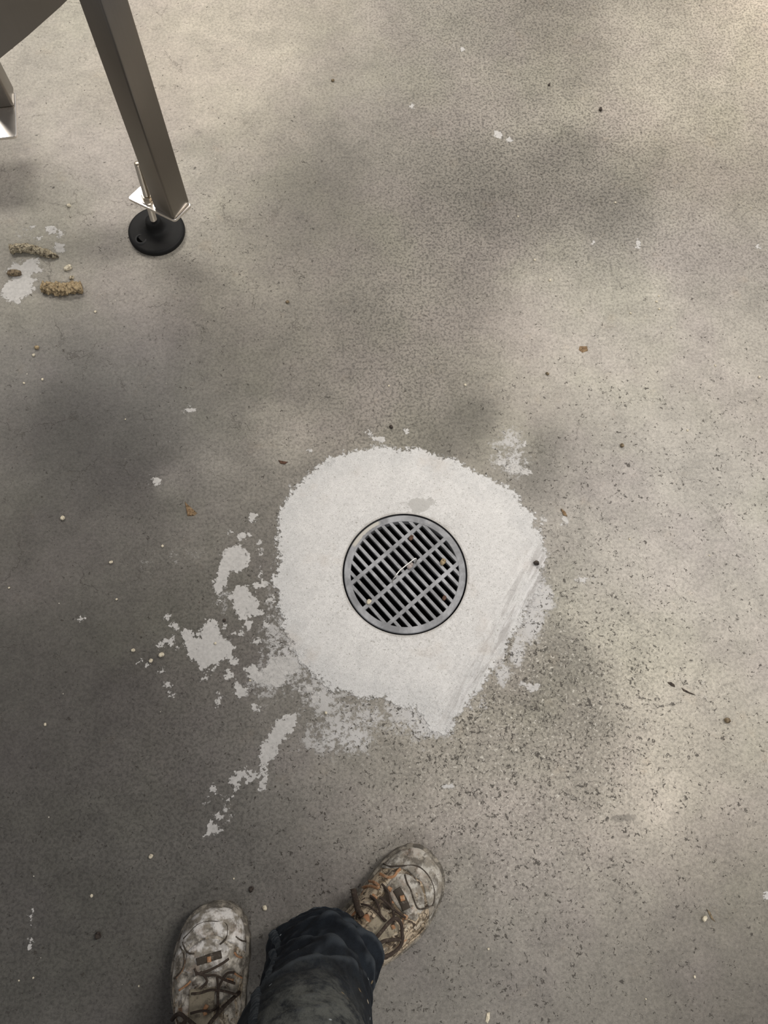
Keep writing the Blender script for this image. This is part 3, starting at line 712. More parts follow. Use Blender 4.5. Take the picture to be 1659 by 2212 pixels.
def leg(corner, ang, plate, rodc, tops, foot=True, half=.0228):
    """corner = nearest lower corner of the tube; ang = direction of its left face"""
    a = Vector((math.cos(ang), math.sin(ang), 0)); b = Vector((math.sin(ang), -math.cos(ang), 0))
    c = corner - TC + a * half + b * half
    L = square_tube(c.x, c.y, ang, half, ZP + .0062, tops, .0042, M_TUBE, 'leg', tank)
    # plate
    bm = bmesh.new(); ps = [q - TC for q in plate]
    cen = sum(ps, Vector()) / 4; rings = []
    def rounded(sc):
        out = []
        for i in range(4):
            p0 = ps[i - 1]; p = ps[i]; p1 = ps[(i + 1) % 4]; r = .006
            A = p + (p0 - p).normalized() * r; B = p + (p1 - p).normalized() * r
            for k in range(6):
                t = k / 5; q = (1 - t) ** 2 * A + 2 * t * (1 - t) * p + t * t * B
                out.append(cen + (q - cen) * sc)
        return out
    for z, s in ((ZP, .985), (ZP + .0006, 1), (ZP + .0052, 1), (ZP + .006, .985)):
        rings.append([bm.verts.new((q.x, q.y, z)) for q in rounded(s)])
    for i in range(3):
        n = len(rings[i])
        for k in range(n): bm.faces.new((rings[i][k], rings[i][(k + 1) % n], rings[i + 1][(k + 1) % n], rings[i + 1][k]))
    bm.faces.new(rings[0][::-1]); bm.faces.new(rings[3]); bmesh.ops.recalc_face_normals(bm, faces=bm.faces)
    o = bm_obj('foot_plate', bm, M_PLATE, L); o['label'] = 'bright steel foot plate'
    # weld fillet ring round tube
    if foot:
        base, top = rodc
        ax = (top - base).normalized(); bl = base - TC
        pr_ = []; z = .024; Ltot = (top - base).length
        while z < Ltot - .002:
            pr_ += [(.0055, z), (.0061, z + .0006), (.0055, z + .0012)]; z += .00125
        pr_ = [(.0001, .016), (.0055, .016)] + pr_ + [(.0048, Ltot), (.0001, Ltot + .0001)]
        v, f_ = lathe(pr_, 24, bl, ax, False); o = mesh_obj('threaded_rod', v, f_, M_ROD, L); mark_sharp(o, 60)
        k = (ZP + .006) / ax.z
        v, f_ = lathe([(.0001, k), (.0125, k), (.0125, k + .0018), (.0001, k + .0018)], 40, bl, ax, False); o = mesh_obj('washer', v, f_, M_PLATE, L); mark_sharp(o)
        v, f_ = lathe([(.0056, k + .0018), (.0100, k + .0018), (.0104, k + .003), (.0104, k + .010), (.0096, k + .0112), (.0056, k + .0112)], 6, bl, ax, False); mesh_obj('hex_nut', v, f_, M_ROD, L, False)
        v, f_ = lathe([(.0001, 0), (.0505, 0), (.0528, .0012), (.0532, .004), (.0528, .0085), (.0510, .0105), (.0475, .0112), (.034, .0130), (.022, .0155), (.0165, .020), (.0150, .030), (.0140, .036), (.0125, .0385), (.0001, .0385)], 72, (bl.x, bl.y, 0), Vector((0, 0, 1)), False)
        o = mesh_obj('rubber_foot', v, f_, M_RUB, L); o['label'] = 'round black rubber foot'
        h = P(305, 517, .012) - TC
        v, f_ = lathe([(.0150, .0095), (.0125, .0128), (.0100, .0140), (.0082, .0138), (.0078, .0130), (.0078, .0118)], 28, (h.x, h.y, 0), Vector((0, 0, 1)), False); mesh_obj('bolt_boss', v, f_, NT_BOSS, L)
        v, f_ = lathe([(.0001, .0124), (.0079, .0124)], 28, (h.x, h.y, .0002), Vector((0, 0, 1)), False); mesh_obj('bolt_hole', v, f_, M_HOLE, L)
    return L
NT_BOSS = NT('dark_grey_rubber').fin((.026, .026, .027), .6, 0, None, .2)
M_HOLE = NT('hole_black').fin((.002, .002, .002), .9, 0, None, 0)
crn = P(376, 475, ZP + .006); ang = R(146)
pa, pb, pc_ = P(276, 430, ZP + .003), P(378, 479, ZP + .003), P(415, 444, ZP + .003)
pd = pa + pc_ - pb
leg(crn, ang, [pa, pb, pc_, pd], (P(340, 503, 0), P(297, 352, .182)), .94)
# second leg, further left, its plate half out of the picture
q1, q2 = P(37, 297, ZP + .003), P(35, 186, ZP + .003)
dr2 = (q2 - q1).normalized(); w2 = Vector((-dr2.y, dr2.x, 0))
q2 = q1 + dr2 * .105
plate2 = [q1, q2, q2 + w2 * .19, q1 + w2 * .19]
crn2 = P(31, 231, ZP + .006)
a2 = math.atan2(dr2.y, dr2.x) + math.pi / 2
L2 = leg(crn2, a2, plate2, (q1 + w2 * .06 - Vector((0, 0, ZP)), q1 + w2 * .06 + Vector((0, 0, .05))), .94, False)
rb = q1 + w2 * .15 + dr2 * .02 - TC
v, f_ = lathe([(.0001, 0), (.0505, 0), (.0528, .0012), (.0532, .004), (.0528, .0085), (.0475, .0112), (.022, .0155), (.0165, .020), (.0125, .0385), (.006, .04), (.006, ZP + .03), (.0001, ZP + .03)], 48, (rb.x, rb.y, 0), Vector((0, 0, 1)), False)
mesh_obj('rubber_foot', v, f_, M_RUB, L2)
# ------------------------------------------------------------------ person: boots and jeans seen from above
person = thing('person', 'person standing in dusty camouflage lace-up shoes and dark blue work jeans', 'person', (-.14, -.34, 0))
PL = Vector(person.location)
SL = .300

def se(x, p): return max(0., 1 - min(1., abs(x)) ** p) ** (1 / p)
class Last:
    """shape of a low hiking shoe; local x across, y forward from the heel"""
    def __init__(s, side): s.side = side
    def w(s, u):
        if u > .72: return .0500 * se((u - .72) / .28, 2.5)
        k = np.interp(u, [0, .12, .3, .45, .6, .72], [.036, .038, .0375, .0395, .0465, .0500])
        return k * se((.14 - u) / .14, 2.3) if u < .14 else k
    def c(s, u): return -s.side * .010 * max(0, (u - .55) / .45) ** 1.5 + s.side * .004 * math.exp(-((u - .68) / .15) ** 2)
    def h(s, u):
        k = np.interp(u, [0, .1, .28, .38, .46, .56, .68, .78, .86, 1], [.072, .082, .086, .086, .078, .064, .050, .042, .038, .034])
        if u > .84: k *= se((u - .84) / .16, 3.0)
        if u < .06: k *= .75 + .25 * se((.06 - u) / .06, 2)
        return k
    P_ = 2.35; Z0 = .020
    def z(s, x, y):
        u = min(max(y / SL, 0.002), .998); w = max(s.w(u), 1e-4)
        t = min(.999, abs((x - s.c(u)) / w))
        return s.Z0 + s.h(u) * (1 - t ** s.P_) ** (1 / s.P_)
    def nrm(s, x, y, e=.002):
        dx = (s.z(x + e, y) - s.z(x - e, y)) / (2 * e); dy = (s.z(x, y + e) - s.z(x, y - e)) / (2 * e)
        return Vector((-dx, -dy, 1)).normalized()
    def pt(s, x, y, off=0.0): return Vector((x, y, s.z(x, y))) + s.nrm(x, y) * off
    def ut(s, u, t, off=0.0):
        x = s.c(u) + t * s.w(u); return s.pt(x, u * SL, off)

def camo(name, dust_lo, dust_hi, dustiness, pale=(.52, .505, .48), dirty=.68):
    t = NT(name); co = t.coord('Object')
    wv = t.vadd(co, t.scale(t.noise(30, 3, .6, co, 0, True), .03))
    a = t.noise(38, 3, .6, t.mapped(wv, sc=(1, .5, 1), rot=(0, 0, R(25))), 1.2); b = t.noise(60, 4, .65, t.mapped(wv, sc=(.6, 1.3, 1), loc=(3, 1, 2)), 1.0); c3 = t.noise(46, 3, .6, t.mapped(wv, sc=(1.4, .5, 1), loc=(7, 5, 1)), 1.0)
    c = t.mix(t.step(a, .45, .52), (.17, .13, .085), (.43, .35, .25))
    c = t.mix(t.step(b, .545, .575), c, (.055, .040, .028))
    c = t.mix(t.step(c3, .56, .59), c, (.44, .38, .29))
    c = t.mix(t.math('MULTIPLY', t.step(t.noise(33, 2, .5, t.mapped(wv, loc=(2, 9, 4)), .5), .635, .665), .7), c, (.40, .18, .085))
    # bark-like fine lines
    ln = t.step(t.voro(95, 'DISTANCE_TO_EDGE', t.mapped(wv, sc=(1, .45, 1))), .05, .02)
    c = t.mix(t.math('MULTIPLY', ln, .6), c, (.06, .045, .03))
    g = t.noise(240, 4, .7, co); c = t.scale(c, t.math('ADD', .78, t.math('MULTIPLY', g, .48)))
    sx = t.node('ShaderNodeSeparateXYZ'); t.l.new(co, sx.inputs[0])
    d = t.step(sx.outputs[1], dust_lo, dust_hi)
    dn = t.noise(55, 5, .68, t.mapped(co, loc=(1, 1, 5)), .4)
    lo = t.math('SUBTRACT', .66, t.math('MULTIPLY', d, dustiness))
    dm = t.step(dn, lo, t.math('ADD', lo, .12))
    gr = t.mix(t.step(t.noise(70, 3, .6, t.mapped(co, loc=(4, 2, 0))), .4, .62), (.24, .22, .185), pale)
    c = t.mix(t.math('MULTIPLY', dm, .86), c, gr)
    dirt = t.step(t.noise(70, 5, .72, t.mapped(co, loc=(8, 1, 2))), .51, .575)
    c = t.mix(t.math('MULTIPLY', dirt, dirty), c, (.06, .05, .04))
    return t.fin(c, .82, 0, t.bump(t.math('ADD', g, ln), .4, .0008), .25)

def plain_dirty(name, base, dust, amt, sc=60):
    t = NT(name); co = t.coord('Object')
    n = t.noise(sc, 5, .7, co, .3); g = t.noise(300, 3, .6, co)
    c = t.mix(t.math('MULTIPLY', t.step(n, .62 - amt * .3, .72 - amt * .2), .9), base, dust)
    c = t.scale(c, t.math('ADD', .75, t.math('MULTIPLY', g, .5)))
    return t.fin(c, .85, 0, t.bump(g, .35, .0006), .2)
M_SOLE = plain_dirty('shoe_sole_rubber', (.10, .09, .075), (.30, .27, .22), .6)
M_LACE = plain_dirty('brown_lace', (.045, .033, .026), (.10, .08, .06), .3, 200)
M_EYE = plain_dirty('orange_eyelet', (.33, .175, .09), (.34, .27, .19), .4, 300)
M_TONG = plain_dirty('tongue_fabric', (.30, .26, .19), (.13, .11, .085), .35, 110)
M_SEAMD = plain_dirty('dark_overlay', (.055, .045, .035), (.16, .14, .115), .3, 150)

def surf_patch(last, u0, u1, tf0, tf1, nu, nt, off, mat, name, parent, th=.0018):
    """overlay panel following the shoe: u range may vary across t through tf functions"""
    vs, fs = [], []
    for layer in (off, -.0015):
        for i in range(nu + 1):
            for j in range(nt + 1):
                a = i / nu; b = j / nt
                t = tf0(a) * (1 - b) + tf1(a) * b
                lo = u0(t) if callable(u0) else u0; hi = u1(t) if callable(u1) else u1
                u = lo * (1 - a) + hi * a
                e = min(1, 6 * min(a, 1 - a), 6 * min(b, 1 - b)) if layer > 0 else 1
                vs.append(last.ut(u, max(-.995, min(.995, t)), layer * (.35 + .65 * e) if layer > 0 else layer))
    m_ = (nu + 1) * (nt + 1)
    idx = lambda i, j, l=0: l * m_ + i * (nt + 1) + j
    for i in range(nu):
        for j in range(nt):
            fs.append((idx(i, j), idx(i, j + 1), idx(i + 1, j + 1), idx(i + 1, j)))
    for i in range(nu):
        fs.append((idx(i, 0), idx(i + 1, 0), idx(i + 1, 0, 1), idx(i, 0, 1))); fs.append((idx(i, nt), idx(i + 1, nt), idx(i + 1, nt, 1), idx(i, nt, 1)))
    for j in range(nt):
        fs.append((idx(0, j), idx(0, j + 1), idx(0, j + 1, 1), idx(0, j, 1))); fs.append((idx(nu, j), idx(nu, j + 1), idx(nu, j + 1, 1), idx(nu, j, 1)))
    return mesh_obj(name, vs, fs, mat, parent)

def shoe(side, toe_px, dir_px, mats, laces, loops, lab, seed):
    last = Last(side)
    toe = P(*toe_px, .02); back = P(*dir_px, .02); d = (toe - back); d.z = 0; d.normalize()
    heel = Vector((toe.x, toe.y, 0)) - d * (SL + .003)
    rz = math.atan2(d.y, d.x) - math.pi / 2
    root = bpy.data.objects.new('shoe', None); COL.objects.link(root); root.parent = person
    root.location = heel - PL; root.rotation_euler = (0, 0, rz); root['label'] = lab; root.empty_display_size = .05
    inv = (Matrix.Translation(heel) @ Matrix.Rotation(rz, 4, 'Z')).inverted()
    def on(px, py, off=.002):
        z = .07
        for _ in range(6):
            q = inv @ P(px, py, z); z = last.z(q.x, q.y)
        return last.pt(q.x, q.y, off)
    upper_m, cap_m = mats
    # upper
    vs, fs = [], []; NA = 56; us = [1 - (1 - k / 70) ** 1.7 if k > 35 else None for k in range(71)]
    us = sorted(set(list(np.linspace(.001, .12, 14)) + list(np.linspace(.12, .8, 46)) + [1 - .2 * (1 - k / 24) ** 1.8 for k in range(25)]))
    us = [min(u, .9995) for u in us]
    for u in us:
        for k in range(NA + 1):
            a = math.pi * k / NA; ca, sa = math.cos(a), math.sin(a)
            x = last.c(u) + last.w(u) * math.copysign(abs(ca) ** (2 / last.P_), ca); z = last.Z0 + last.h(u) * abs(sa) ** (2 / last.P_)
            wr = .0011 * mnoise.noise(Vector((x * 60, u * 22, z * 50 + seed))) * (1 if .35 < u < .92 else .4)
            cr = -.0022 * math.exp(-((u - .70) / .012) ** 2) * sa - .0016 * math.exp(-((u - .655) / .010) ** 2) * sa
            vs.append(Vector((x, u * SL, z + (wr + cr) * sa)))
    for i in range(len(us) - 1):
        for k in range(NA): q = i * (NA + 1) + k; fs.append((q, q + 1, q + NA + 2, q + NA + 1))
    mesh_obj('upper', vs, fs, upper_m, root)
    # sole: outline a little proud of the upper, side wall with a soft lip
    vs, fs = [], []; n = 120; prof = [(-.004, 0), (.0015, .001), (.0030, .006), (.0025, .018), (.0040, .023), (.0035, .0265), (.0005, .028), (-.004, .027)]
    def outline(k):
        a = 2 * math.pi * k / n
        u = .5 + .5 * math.sin(a) * 1.0
        u = min(max(u, .0008), .9992); s_ = 1 if math.cos(a) >= 0 else -1
        return Vector((last.c(u) + s_ * last.w(u), u * SL, 0))
    pts = [outline(k) for k in range(n)]
    for o_, z in prof:
        for k in range(n):
            t_ = (pts[(k + 1) % n] - pts[k - 1]).normalized(); nn = Vector((t_.y, -t_.x, 0))
            lug = .0012 * (1 if (k // 2) % 2 else 0) * (1 if .002 < z < .02 else 0)
            rise = .010 * max(0, (pts[k].y / SL - .86) / .14) ** 2 if z > .02 else 0
            p = pts[k] + nn * (o_ + lug); vs.append(Vector((p.x, p.y, z + rise)))
    for i in range(len(prof) - 1):
        for k in range(n): fs.append((i * n + k, i * n + (k + 1) % n, (i + 1) * n + (k + 1) % n, (i + 1) * n + k))
    fs.append(tuple(range(n)))
    mesh_obj('sole', vs, fs, M_SOLE, root)
    # toe cap bumper, vamp panel, side panels
    one = lambda v_: (lambda a: v_)
    surf_patch(last, lambda t: .885 - .10 * abs(t) ** 2.2 + .004 * math.sin(9 * t), .992, one(-.985), one(.985), 18, 44, .0026, cap_m, 'toe_cap', root)
    surf_patch(last, lambda t: .735 + .02 * abs(t / .62) ** 2, lambda t: .875 - .055 * abs(t / .62) ** 2.5, one(-.60), one(.60), 12, 24, .0016, cap_m, 'vamp_panel', root)
    for s_ in (-1, 1):
        surf_patch(last, lambda t: .40, lambda t: .695 - .05 * (1 - abs(t)), (lambda a, s_=s_: s_ * (.40 - .06 * a)), (lambda a, s_=s_: s_ * (.60 - .03 * math.sin(9 * a))), 22, 8, .0018, upper_m, 'eyestay', root)
    tg = surf_patch(last, .33, .685, one(-.36), one(.36), 20, 14, .0009, M_TONG, 'tongue', root)
    # lace keeper bar at the throat and stitched seam lines
    def strip(pp, r, mat, name, flat=.5, off=.0022):
        path = smooth_path([on(x, y, off) for x, y in pp], 7)
        v_, f_ = tube(path, r, 8, flat); return mesh_obj(name, v_, f_, mat, root)
    for name, mat, r, off, flat, pp in laces: strip(pp, r, mat, name, flat, off)
    for name, mat, r, pp in loops:
        path = smooth_path([on(x, y, 0) + Vector((0, 0, dz)) for x, y, dz in pp], 8)
        v_, f_ = tube(path, r, 10, .62); mesh_obj(name, v_, f_, mat, root)
    # collar
    pth = []
    for k in range(41):
        a = 2 * math.pi * k / 40
        pth.append(last.ut(.21 + .165 * math.sin(a), .62 * math.cos(a) * (1 - .15 * math.sin(a)), .002))
    v_, f_ = tube(pth, .0058, 10); mesh_obj('collar', v_, f_, M_SEAMD, root)
    return root, last

Z5 = (6.9125, 740, 1820); Z6 = (5.925, 340, 1900)
def z5(*l): return zm(l, *Z5)
def z6(*l): return zm(l, *Z6)
M_UP_R = camo('camouflage_cloth_right', .20, .28, .16, (.44, .39, .31), .5); M_CAP_R = camo('scuffed_toe_right', .15, .24, .36, (.50, .48, .43), .6)
M_UP_L = camo('camouflage_cloth_left', .08, .22, .30, (.60, .56, .49), .55); M_CAP_L = camo('chalky_toe_left', .13, .20, .46, (.70, .68, .65), .42)
LR = .0016
right_laces = [
 ('lace_keeper', M_SEAMD, .0062, .0022, .35, z5((800, 700), (850, 790), (900, 890), (945, 1000))),
 ('eyelet', M_EYE, .0038, .0048, .6, z5((850, 845), (915, 825))),
 ('eyelet', M_EYE, .0030, .0035, .6, z5((680, 690), (730, 720))), ('eyelet', M_EYE, .0030, .0035, .6, z5((455, 810), (520, 850))), ('eyelet', M_EYE, .0030, .0035, .6, z5((890, 1095), (955, 1120))), ('eyelet', M_EYE, .0026, .003, .6, z5((730, 1230), (755, 1290))),
 ('lace', M_LACE, LR, .0050, .55, z5((600, 640), (680, 740), (710, 880), (735, 1000), (750, 1100), (740, 1230))),
 ('lace', M_LACE, LR, .0058, .55, z5((560, 830), (640, 900), (740, 990), (830, 1060), (920, 1120))),
 ('lace', M_LACE, LR, .0050, .55, z5((430, 820), (500, 880), (540, 990), (560, 1100), (640, 1180))),
 ('lace', M_LACE, LR * .9, .0044, .55, z5((300, 950), (400, 970), (480, 1030), (560, 1110), (620, 1190))),
 ('seam', M_SEAMD, .0012, .0022, .6, z5((620, 330), (720, 370), (860, 360), (1060, 350), (1180, 400), (1290, 530), (1350, 700), (1350, 850), (1330, 930))),
 ('seam', M_SEAMD, .0011, .0020, .6, z5((930, 480), (960, 600), (1020, 720), (1060, 850), (1120, 980), (1240, 970), (1330, 920))),
 ('seam', M_UP_R, .0012, .0016, .6, z5((1220, 1260), (1120, 1370), (1000, 1470), (880, 1580))),
 ('accent', M_EYE, .0020, .0010, .35, z5((870, 390), (820, 440), (780, 500), (720, 525), (640, 510), (560, 470))),
 ('accent', M_EYE, .0022, .0010, .35, z5((390, 590), (470, 600), (540, 650), (520, 680), (400, 660), (290, 680))),
]
right_loops = [
 ('lace_loop', M_LACE, .0025, [(x, y, dz) for (x, y), dz in zip(z5((500, 1400), (590, 1290), (700, 1160), (790, 1110), (870, 1200), (885, 1320), (880, 1480), (800, 1590), (690, 1655), (600, 1680)), [.012, .013, .014, .014, .010, .008, .008, .010, .012, .012])]),
 ('lace_loop', M_LACE, .0024, [(x, y, dz) for (x, y), dz in zip(z5((520, 1500), (620, 1450), (740, 1435), (870, 1440)), [.012, .010, .008, .006])]),
 ('lace_loop', M_LACE, .0025, [(x, y, dz) for (x, y), dz in zip(z5((480, 1560), (560, 1620), (620, 1690), (670, 1690)), [.012, .014, .012, .008])]),
 ('lace_loop', M_LACE, .0042, [(x, y, dz) for (x, y), dz in zip(z5((160, 680), (180, 780), (205, 880), (235, 990), (290, 1080)), [.006, .008, .010, .010, .010])]),
]
left_laces = [
 ('lace_keeper', M_SEAMD, .0050, .0022, .35, z6((510, 1060), (620, 1020), (720, 985), (820, 955))), ('eyelet', M_EYE, .0030, .0040, .6, z6((665, 985), (668, 1060))),
 ('eyelet', M_EYE, .0024, .0034, .6, z6((870, 1280), (950, 1290))), ('eyelet', M_EYE, .0028, .0034, .6, z6((640, 1610), (610, 1680), (620, 1740))),
 ('lace', M_LACE, LR, .0050, .55, z6((490, 1140), (520, 1200), (620, 1230), (740, 1230), (860, 1290), (960, 1330))),
 ('lace', M_LACE, LR, .0055, .55, z6((900, 1010), (820, 1080), (700, 1150), (600, 1190), (500, 1220))),
 ('lace', M_LACE, LR, .0050, .55, z6((960, 1190), (880, 1200), (820, 1290), (780, 1380), (760, 1500))),
 ('lace', M_LACE, LR, .0055, .55, z6((450, 1470), (560, 1460), (700, 1420), (860, 1440), (980, 1480))),
 ('lace', M_LACE, LR, .0050, .55, z6((560, 1400), (640, 1300), (560, 1180))),
 ('lace', M_LACE, LR, .0050, .55, z6((760, 1240), (770, 1400), (765, 1560), (760, 1700))),
 ('lace', M_LACE, LR, .0050, .55, z6((440, 1720), (560, 1690), (680, 1690), (760, 1640))),
 ('seam', M_SEAMD, .0011, .0020, .6, z6((350, 760), (420, 690), (520, 590), (640, 545), (760, 545), (870, 570), (890, 660), (870, 760), (800, 830))),
 ('seam', M_SEAMD, .0011, .0020, .6, z6((340, 800), (370, 900), (420, 945), (480, 950))),
 ('seam', M_SEAMD, .0011, .0020, .6, z6((310, 860), (350, 960), (350, 1080), (310, 1180), (230, 1270))),
 ('seam', M_SEAMD, .0011, .0020, .6, z6((990, 730), (1060, 780), (1120, 790))),
 ('accent', M_EYE, .0013, .0008, .35, z6((240, 1260), (320, 1160), (350, 1060), (345, 1010))), ('accent', M_EYE, .0013, .0008, .35, z6((280, 1420), (380, 1350), (430, 1300))), ('accent', M_EYE, .0014, .0008, .35, z6((980, 930), (1020, 980), (1080, 1000))),
 ('accent', M_EYE, .0014, .0008, .35, z6((960, 1180), (1010, 1220), (1080, 1260))),
]
left_loops = [
 ('lace_loop', M_LACE, .0025, [(x, y, dz) for (x, y), dz in zip(z6((1080, 1400), (980, 1500), (880, 1590), (790, 1690), (700, 1800), (660, 1870)), [.004, .008, .010, .012, .012, .012])]),
 ('lace_loop', M_LACE, .0026, [(x, y, dz) for (x, y), dz in zip(z6((200, 1780), (270, 1700), (340, 1700), (380, 1780), (300, 1850), (220, 1880)), [.008, .012, .012, .010, .010, .008])]),
 ('lace_loop', M_LACE, .0026, [(x, y, dz) for (x, y), dz in zip(z6((360, 1730), (440, 1780), (520, 1850), (560, 1900)), [.010, .012, .012, .012])]),
]
shR, lastR = shoe(1, (947, 1860), (795, 2013), (M_UP_R, M_CAP_R), right_laces, right_loops, 'right shoe turned outward, toe scuffed grey', 1.0)
shL, lastL = shoe(-1, (453, 1950), (457, 2212), (M_UP_L, M_CAP_L), left_laces, left_loops, 'left shoe with chalky white toe', 5.0)

# jeans ---------------------------------------------------------------
def denim():
    t = NT('dusty_dark_denim'); co = t.coord('Object')
    tw = t.noise(1, 2, .5, t.mapped(co, sc=(900, 900, 260), rot=(.4, .5, .3))); n = t.noise(32, 5, .65, co); g = t.noise(420, 3, .6, co)
    c = t.mix(t.step(n, .3, .7), (.0045, .0060, .0088), (.0120, .0160, .0215))
    c = t.scale(c, t.math('ADD', .6, t.math('ADD', t.math('MULTIPLY', tw, .45), t.math('MULTIPLY', g, .4))))
    at = t.node('ShaderNodeSeparateColor'); t.l.new(t.attr('dust').outputs['Color'], at.inputs[0])
    dn = t.noise(30, 6, .78, t.mapped(co, sc=(1, 1, .6)), .2)
    dm = t.math('MULTIPLY', at.outputs[0], t.step(dn, .36, .62, .05, 1.0))
    c = t.mix(t.math('MULTIPLY', dm, .9), c, (.115, .120, .110))
    # worn, lighter hem; highlights painted into the colour on fold crests
    c = t.mix(t.math('MULTIPLY', at.outputs[1], .5), c, (.075, .085, .095))
    gm = t.node('ShaderNodeNewGeometry')
    c = t.mix(t.math('MULTIPLY', t.step(gm.outputs['Pointiness'], .505, .54), .55), c, (.060, .070, .080))
    # paint and cement flecks
    v = t.voro(62, 'F1', co); s = t.node('ShaderNodeSeparateColor'); t.l.new(t.voro(62, 'F1', co, 'Color'), s.inputs[0])
    fl_ = t.math('MULTIPLY', t.step(v, .15, .10), t.math('GREATER_THAN', s.outputs[0], .84))
    c = t.mix(t.math('MULTIPLY', fl_, .8), c, (.42, .46, .48))
    fl2 = t.math('MULTIPLY', t.step(v, .2, .1), t.math('GREATER_THAN', s.outputs[1], .975))
    c = t.mix(t.math('MULTIPLY', fl2, .6), c, (.30, .22, .12))
    return t.fin(c, .88, 0, t.bump(t.math('ADD', tw, t.math('MULTIPLY', t.noise(45, 4, .6, co), 2.0)), .35, .0012), .15)
M_DEN = denim()

def leg_rings(rings, folds, nz=110, na=140, seed=0.0):
    """rings: (centre Vector, rx, ry). returns grid of points"""
    C_ = [r[0] for r in rings]; path = smooth_path(C_, 20); rx = np.interp(np.linspace(0, 1, len(path)), np.linspace(0, 1, len(rings)), [r[1] for r in rings]); ry = np.interp(np.linspace(0, 1, len(path)), np.linspace(0, 1, len(rings)), [r[2] for r in rings])
    out = []
    for i, p in enumerate(path):
        row = []
        for k in range(na):
            a = 2 * math.pi * k / na
            q = Vector((math.cos(a) * 1.1, math.sin(a) * 1.1, p.z * 9 + seed))
            r = 1 + .09 * mnoise.noise(q) + .05 * (.5 - abs(mnoise.noise(q * 2.1 + Vector((0, 0, p.z * 14))))) + .022 * mnoise.noise(q * 6 + Vector((0, 0, p.z * 30)))
            amp = max(0, 1 - abs(p.z - .15) / .25)
            r += amp * .035 * math.sin(p.z * 75 + 2.2 * math.sin(a * 1.0 + .6) + 1.3 * math.cos(2 * a + seed))
            for (fa, fz, slope, width, depth, span) in folds:
                da = (a - fa + math.pi) % (2 * math.pi) - math.pi
                zz = (p.z - fz - slope * da) / width
                r += depth * math.exp(-zz * zz) * math.exp(-(da / span) ** 2)
            row.append(Vector((p.x + rx[i] * r * math.cos(a), p.y + ry[i] * r * math.sin(a), p.z)))
        out.append(row)
    return out

def ringp(px, py, z): return P(px, py, z)
kneeR = ringp(652, 2392, .50)
Rr = [(ringp(703, 2076, .060), .070, .062), (ringp(696, 2088, .10), .070, .063), (ringp(684, 2128, .17), .066, .063), (ringp(676, 2180, .25), .062, .064), (ringp(660, 2262, .35), .0655, .068), (kneeR, .072, .074),
      (Vector((kneeR.x - .005, -.29, .62)), .082, .080), (Vector((-.060, -.325, .78)), .092, .088), (Vector((-.060, -.345, .90)), .095, .095), (Vector((-.075, -.35, 1.0)), .085, .09)]
pi = math.pi
foldsR = [(pi * .25, .105, .05, .010, -.20, .7), (pi * .25, .122, .05, .012, .14, .8), (pi * .55, .20, -.05, .014, -.16, .8), (pi * .55, .225, -.05, .016, .12, .8), (pi * .12, .19, .06, .014, .14, .6), (pi * .78, .085, .0, .02, .10, .5), (pi * .5, .30, .07, .012, -.12, 1.0), (pi * .5, .325, .07, .014, .12, 1.0), (pi * .36, .128, -.040, .012, -.24, .8), (pi * .40, .162, -.040, .015, .16, 1.0), (pi * .15, .10, .02, .012, .08, .6), (pi * .30, .245, .030, .016, .09, 1.1), (pi * .30, .215, .030, .012, -.08, 1.0), (pi * .9, .09, .01, .012, .05, .5)]
gR = leg_rings(Rr, foldsR, seed=2.0)
xl = (shL.location + PL)
Lr = [(Vector((-.245, -.385, .065)), .064, .062), (Vector((-.243, -.39, .14)), .060, .062), (Vector((-.24, -.395, .25)), .062, .064), (Vector((-.235, -.39, .37)), .068, .070), (Vector((-.23, -.375, .50)), .074, .074),
      (Vector((-.225, -.37, .64)), .082, .080), (Vector((-.22, -.36, .78)), .092, .090), (Vector((-.215, -.355, .90)), .095, .095), (Vector((-.205, -.35, 1.0)), .085, .09)]
gL = leg_rings(Lr, [], seed=6.0)
Pv = [(Vector((-.138, -.35, .84)), .155, .088), (Vector((-.138, -.35, .92)), .172, .098), (Vector((-.138, -.35, 1.0)), .160, .098), (Vector((-.138, -.35, 1.05)), .150, .094)]
gP = leg_rings(Pv, [], seed=9.0)
vs, fs = [], []
for gi, gg in enumerate((gR, gL, gP)):
    b0 = len(vs); nr = len(gg); na = len(gg[0])
    # turned-in hem: wall with thickness
    hem = [[(p - gg[0][0]) * 0 + Vector((p.x + (c.x - p.x) * s, p.y + (c.y - p.y) * s, p.z + dz)) for p in gg[0]] for c in [sum(gg[0], Vector()) / na] for s, dz in ((.05, .05), (.045, .0), (.02, -.0025))] if gi < 2 else []
    rows = hem + gg
    for row in rows: vs += [p - PL for p in row]
    for i in range(len(rows) - 1):
        for k in range(na): fs.append((b0 + i * na + k, b0 + i * na + (k + 1) % na, b0 + (i + 1) * na + (k + 1) % na, b0 + (i + 1) * na + k))
    if gi == 2:
        fs.append(tuple(b0 + (len(rows) - 1) * na + k for k in range(na))); fs.append(tuple(b0 + k for k in range(na)))
jeans = mesh_obj('jeans', vs, fs, M_DEN, person)
co = np.array([tuple(v_.co + PL) for v_ in jeans.data.vertices])
kc = P(665, 2230, .36)
dust = np.clip(1.6 * np.exp(-(((co[:, 0] - kc.x - .02) / .055) ** 2 + ((co[:, 2] - .50) / .125) ** 2)), 0, 1) * (co[:, 1] > -.38)
crest = .8 * np.exp(-((co[:, 2] - .0645) / .0035) ** 2) + .35 * np.exp(-((co[:, 2] - .082) / .0012) ** 2)
a = jeans.data.attributes.new('dust', 'FLOAT_COLOR', 'POINT')
a.data.foreach_set('color', np.column_stack([dust, crest, 0 * dust, 1 + 0 * dust]).ravel().astype(np.float32))
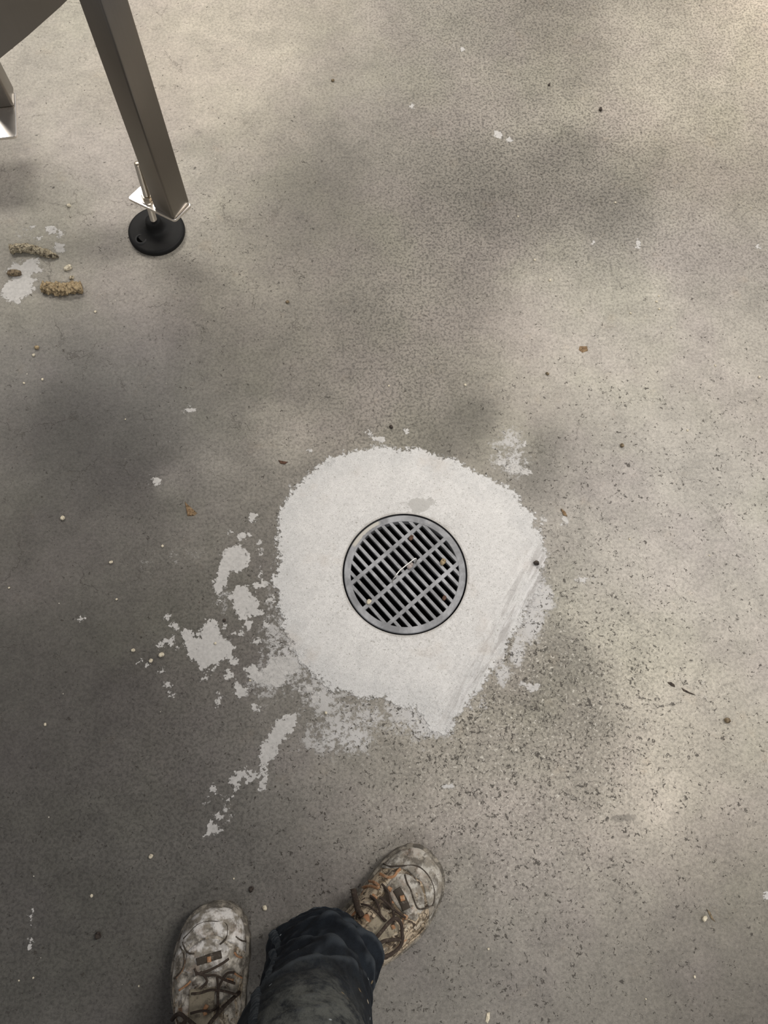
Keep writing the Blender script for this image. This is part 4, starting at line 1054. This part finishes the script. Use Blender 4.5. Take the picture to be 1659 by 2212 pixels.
# felled seam running up the inner side of the right leg
def seam_strip(g, ang0, ang1, w, i0, i1, name, mat, off=.0012):
    na = len(g[0]); vs, fs = [], []
    for i in range(i0, i1):
        c = sum(g[i], Vector()) / na; ang = ang0 + (ang1 - ang0) * (i - i0) / (i1 - i0)
        for j in range(5):
            a = ang + (j / 4 - .5) * w
            k = (a / (2 * math.pi) * na) % na; k0 = int(k); f = k - k0
            p = g[i][k0] * (1 - f) + g[i][(k0 + 1) % na] * f
            nn = (p - c); nn.z = 0; nn.normalize()
            pucker = .0004 * math.sin(i * 1.9 + j)
            vs.append(p + nn * ((off if 0 < j < 4 else -.0005) * 1.8 + pucker) - PL)
    for i in range(i1 - i0 - 1):
        for j in range(4): fs.append((i * 5 + j, i * 5 + j + 1, i * 5 + j + 6, i * 5 + j + 5))
    return mesh_obj(name, vs, fs, mat, person)
t = NT('seam_denim'); co_ = t.coord('Object')
n_ = t.noise(210, 3, .6, t.mapped(co_, sc=(.5, .5, 1.6)))
M_SEAM = t.fin(t.mix(t.step(n_, .42, .66), (.026, .033, .040), (.080, .090, .098)), .9, 0, t.bump(n_, .5, .001), .15)
t = NT('hem_denim'); co_ = t.coord('Object'); n_ = t.noise(130, 4, .7, co_)
M_HEM = t.fin(t.mix(t.step(n_, .48, .66), (.012, .016, .022), (.060, .068, .076)), .9, 0, t.bump(n_, .4, .001), .15)
sm = seam_strip(gR, pi * .84, pi * .70, .20, 2, 118, 'jeans_seam', M_SEAM); sm['label'] = 'paler stitched leg seam'

# turned hem band around the bottom of each trouser leg
for gg in (gR, gL):
    na = len(gg[0]); vs, fs = [], []
    for (i, off) in ((0, -.0006), (0, .0016), (3, .0020), (6, .0018), (7, .0016), (7, -.0006)):
        c = sum(gg[i], Vector()) / na
        for k in range(na):
            nn = gg[i][k] - c; nn.z = 0; nn.normalize()
            vs.append(gg[i][k] + nn * (off + .0004 * math.sin(k * 1.3)) + Vector((0, 0, -.001 if (i == 0) else 0)) - PL)
    for i in range(5):
        for k in range(na): fs.append((i * na + k, i * na + (k + 1) % na, (i + 1) * na + (k + 1) % na, (i + 1) * na + k))
    mesh_obj('jeans_hem', vs, fs, M_HEM, person)
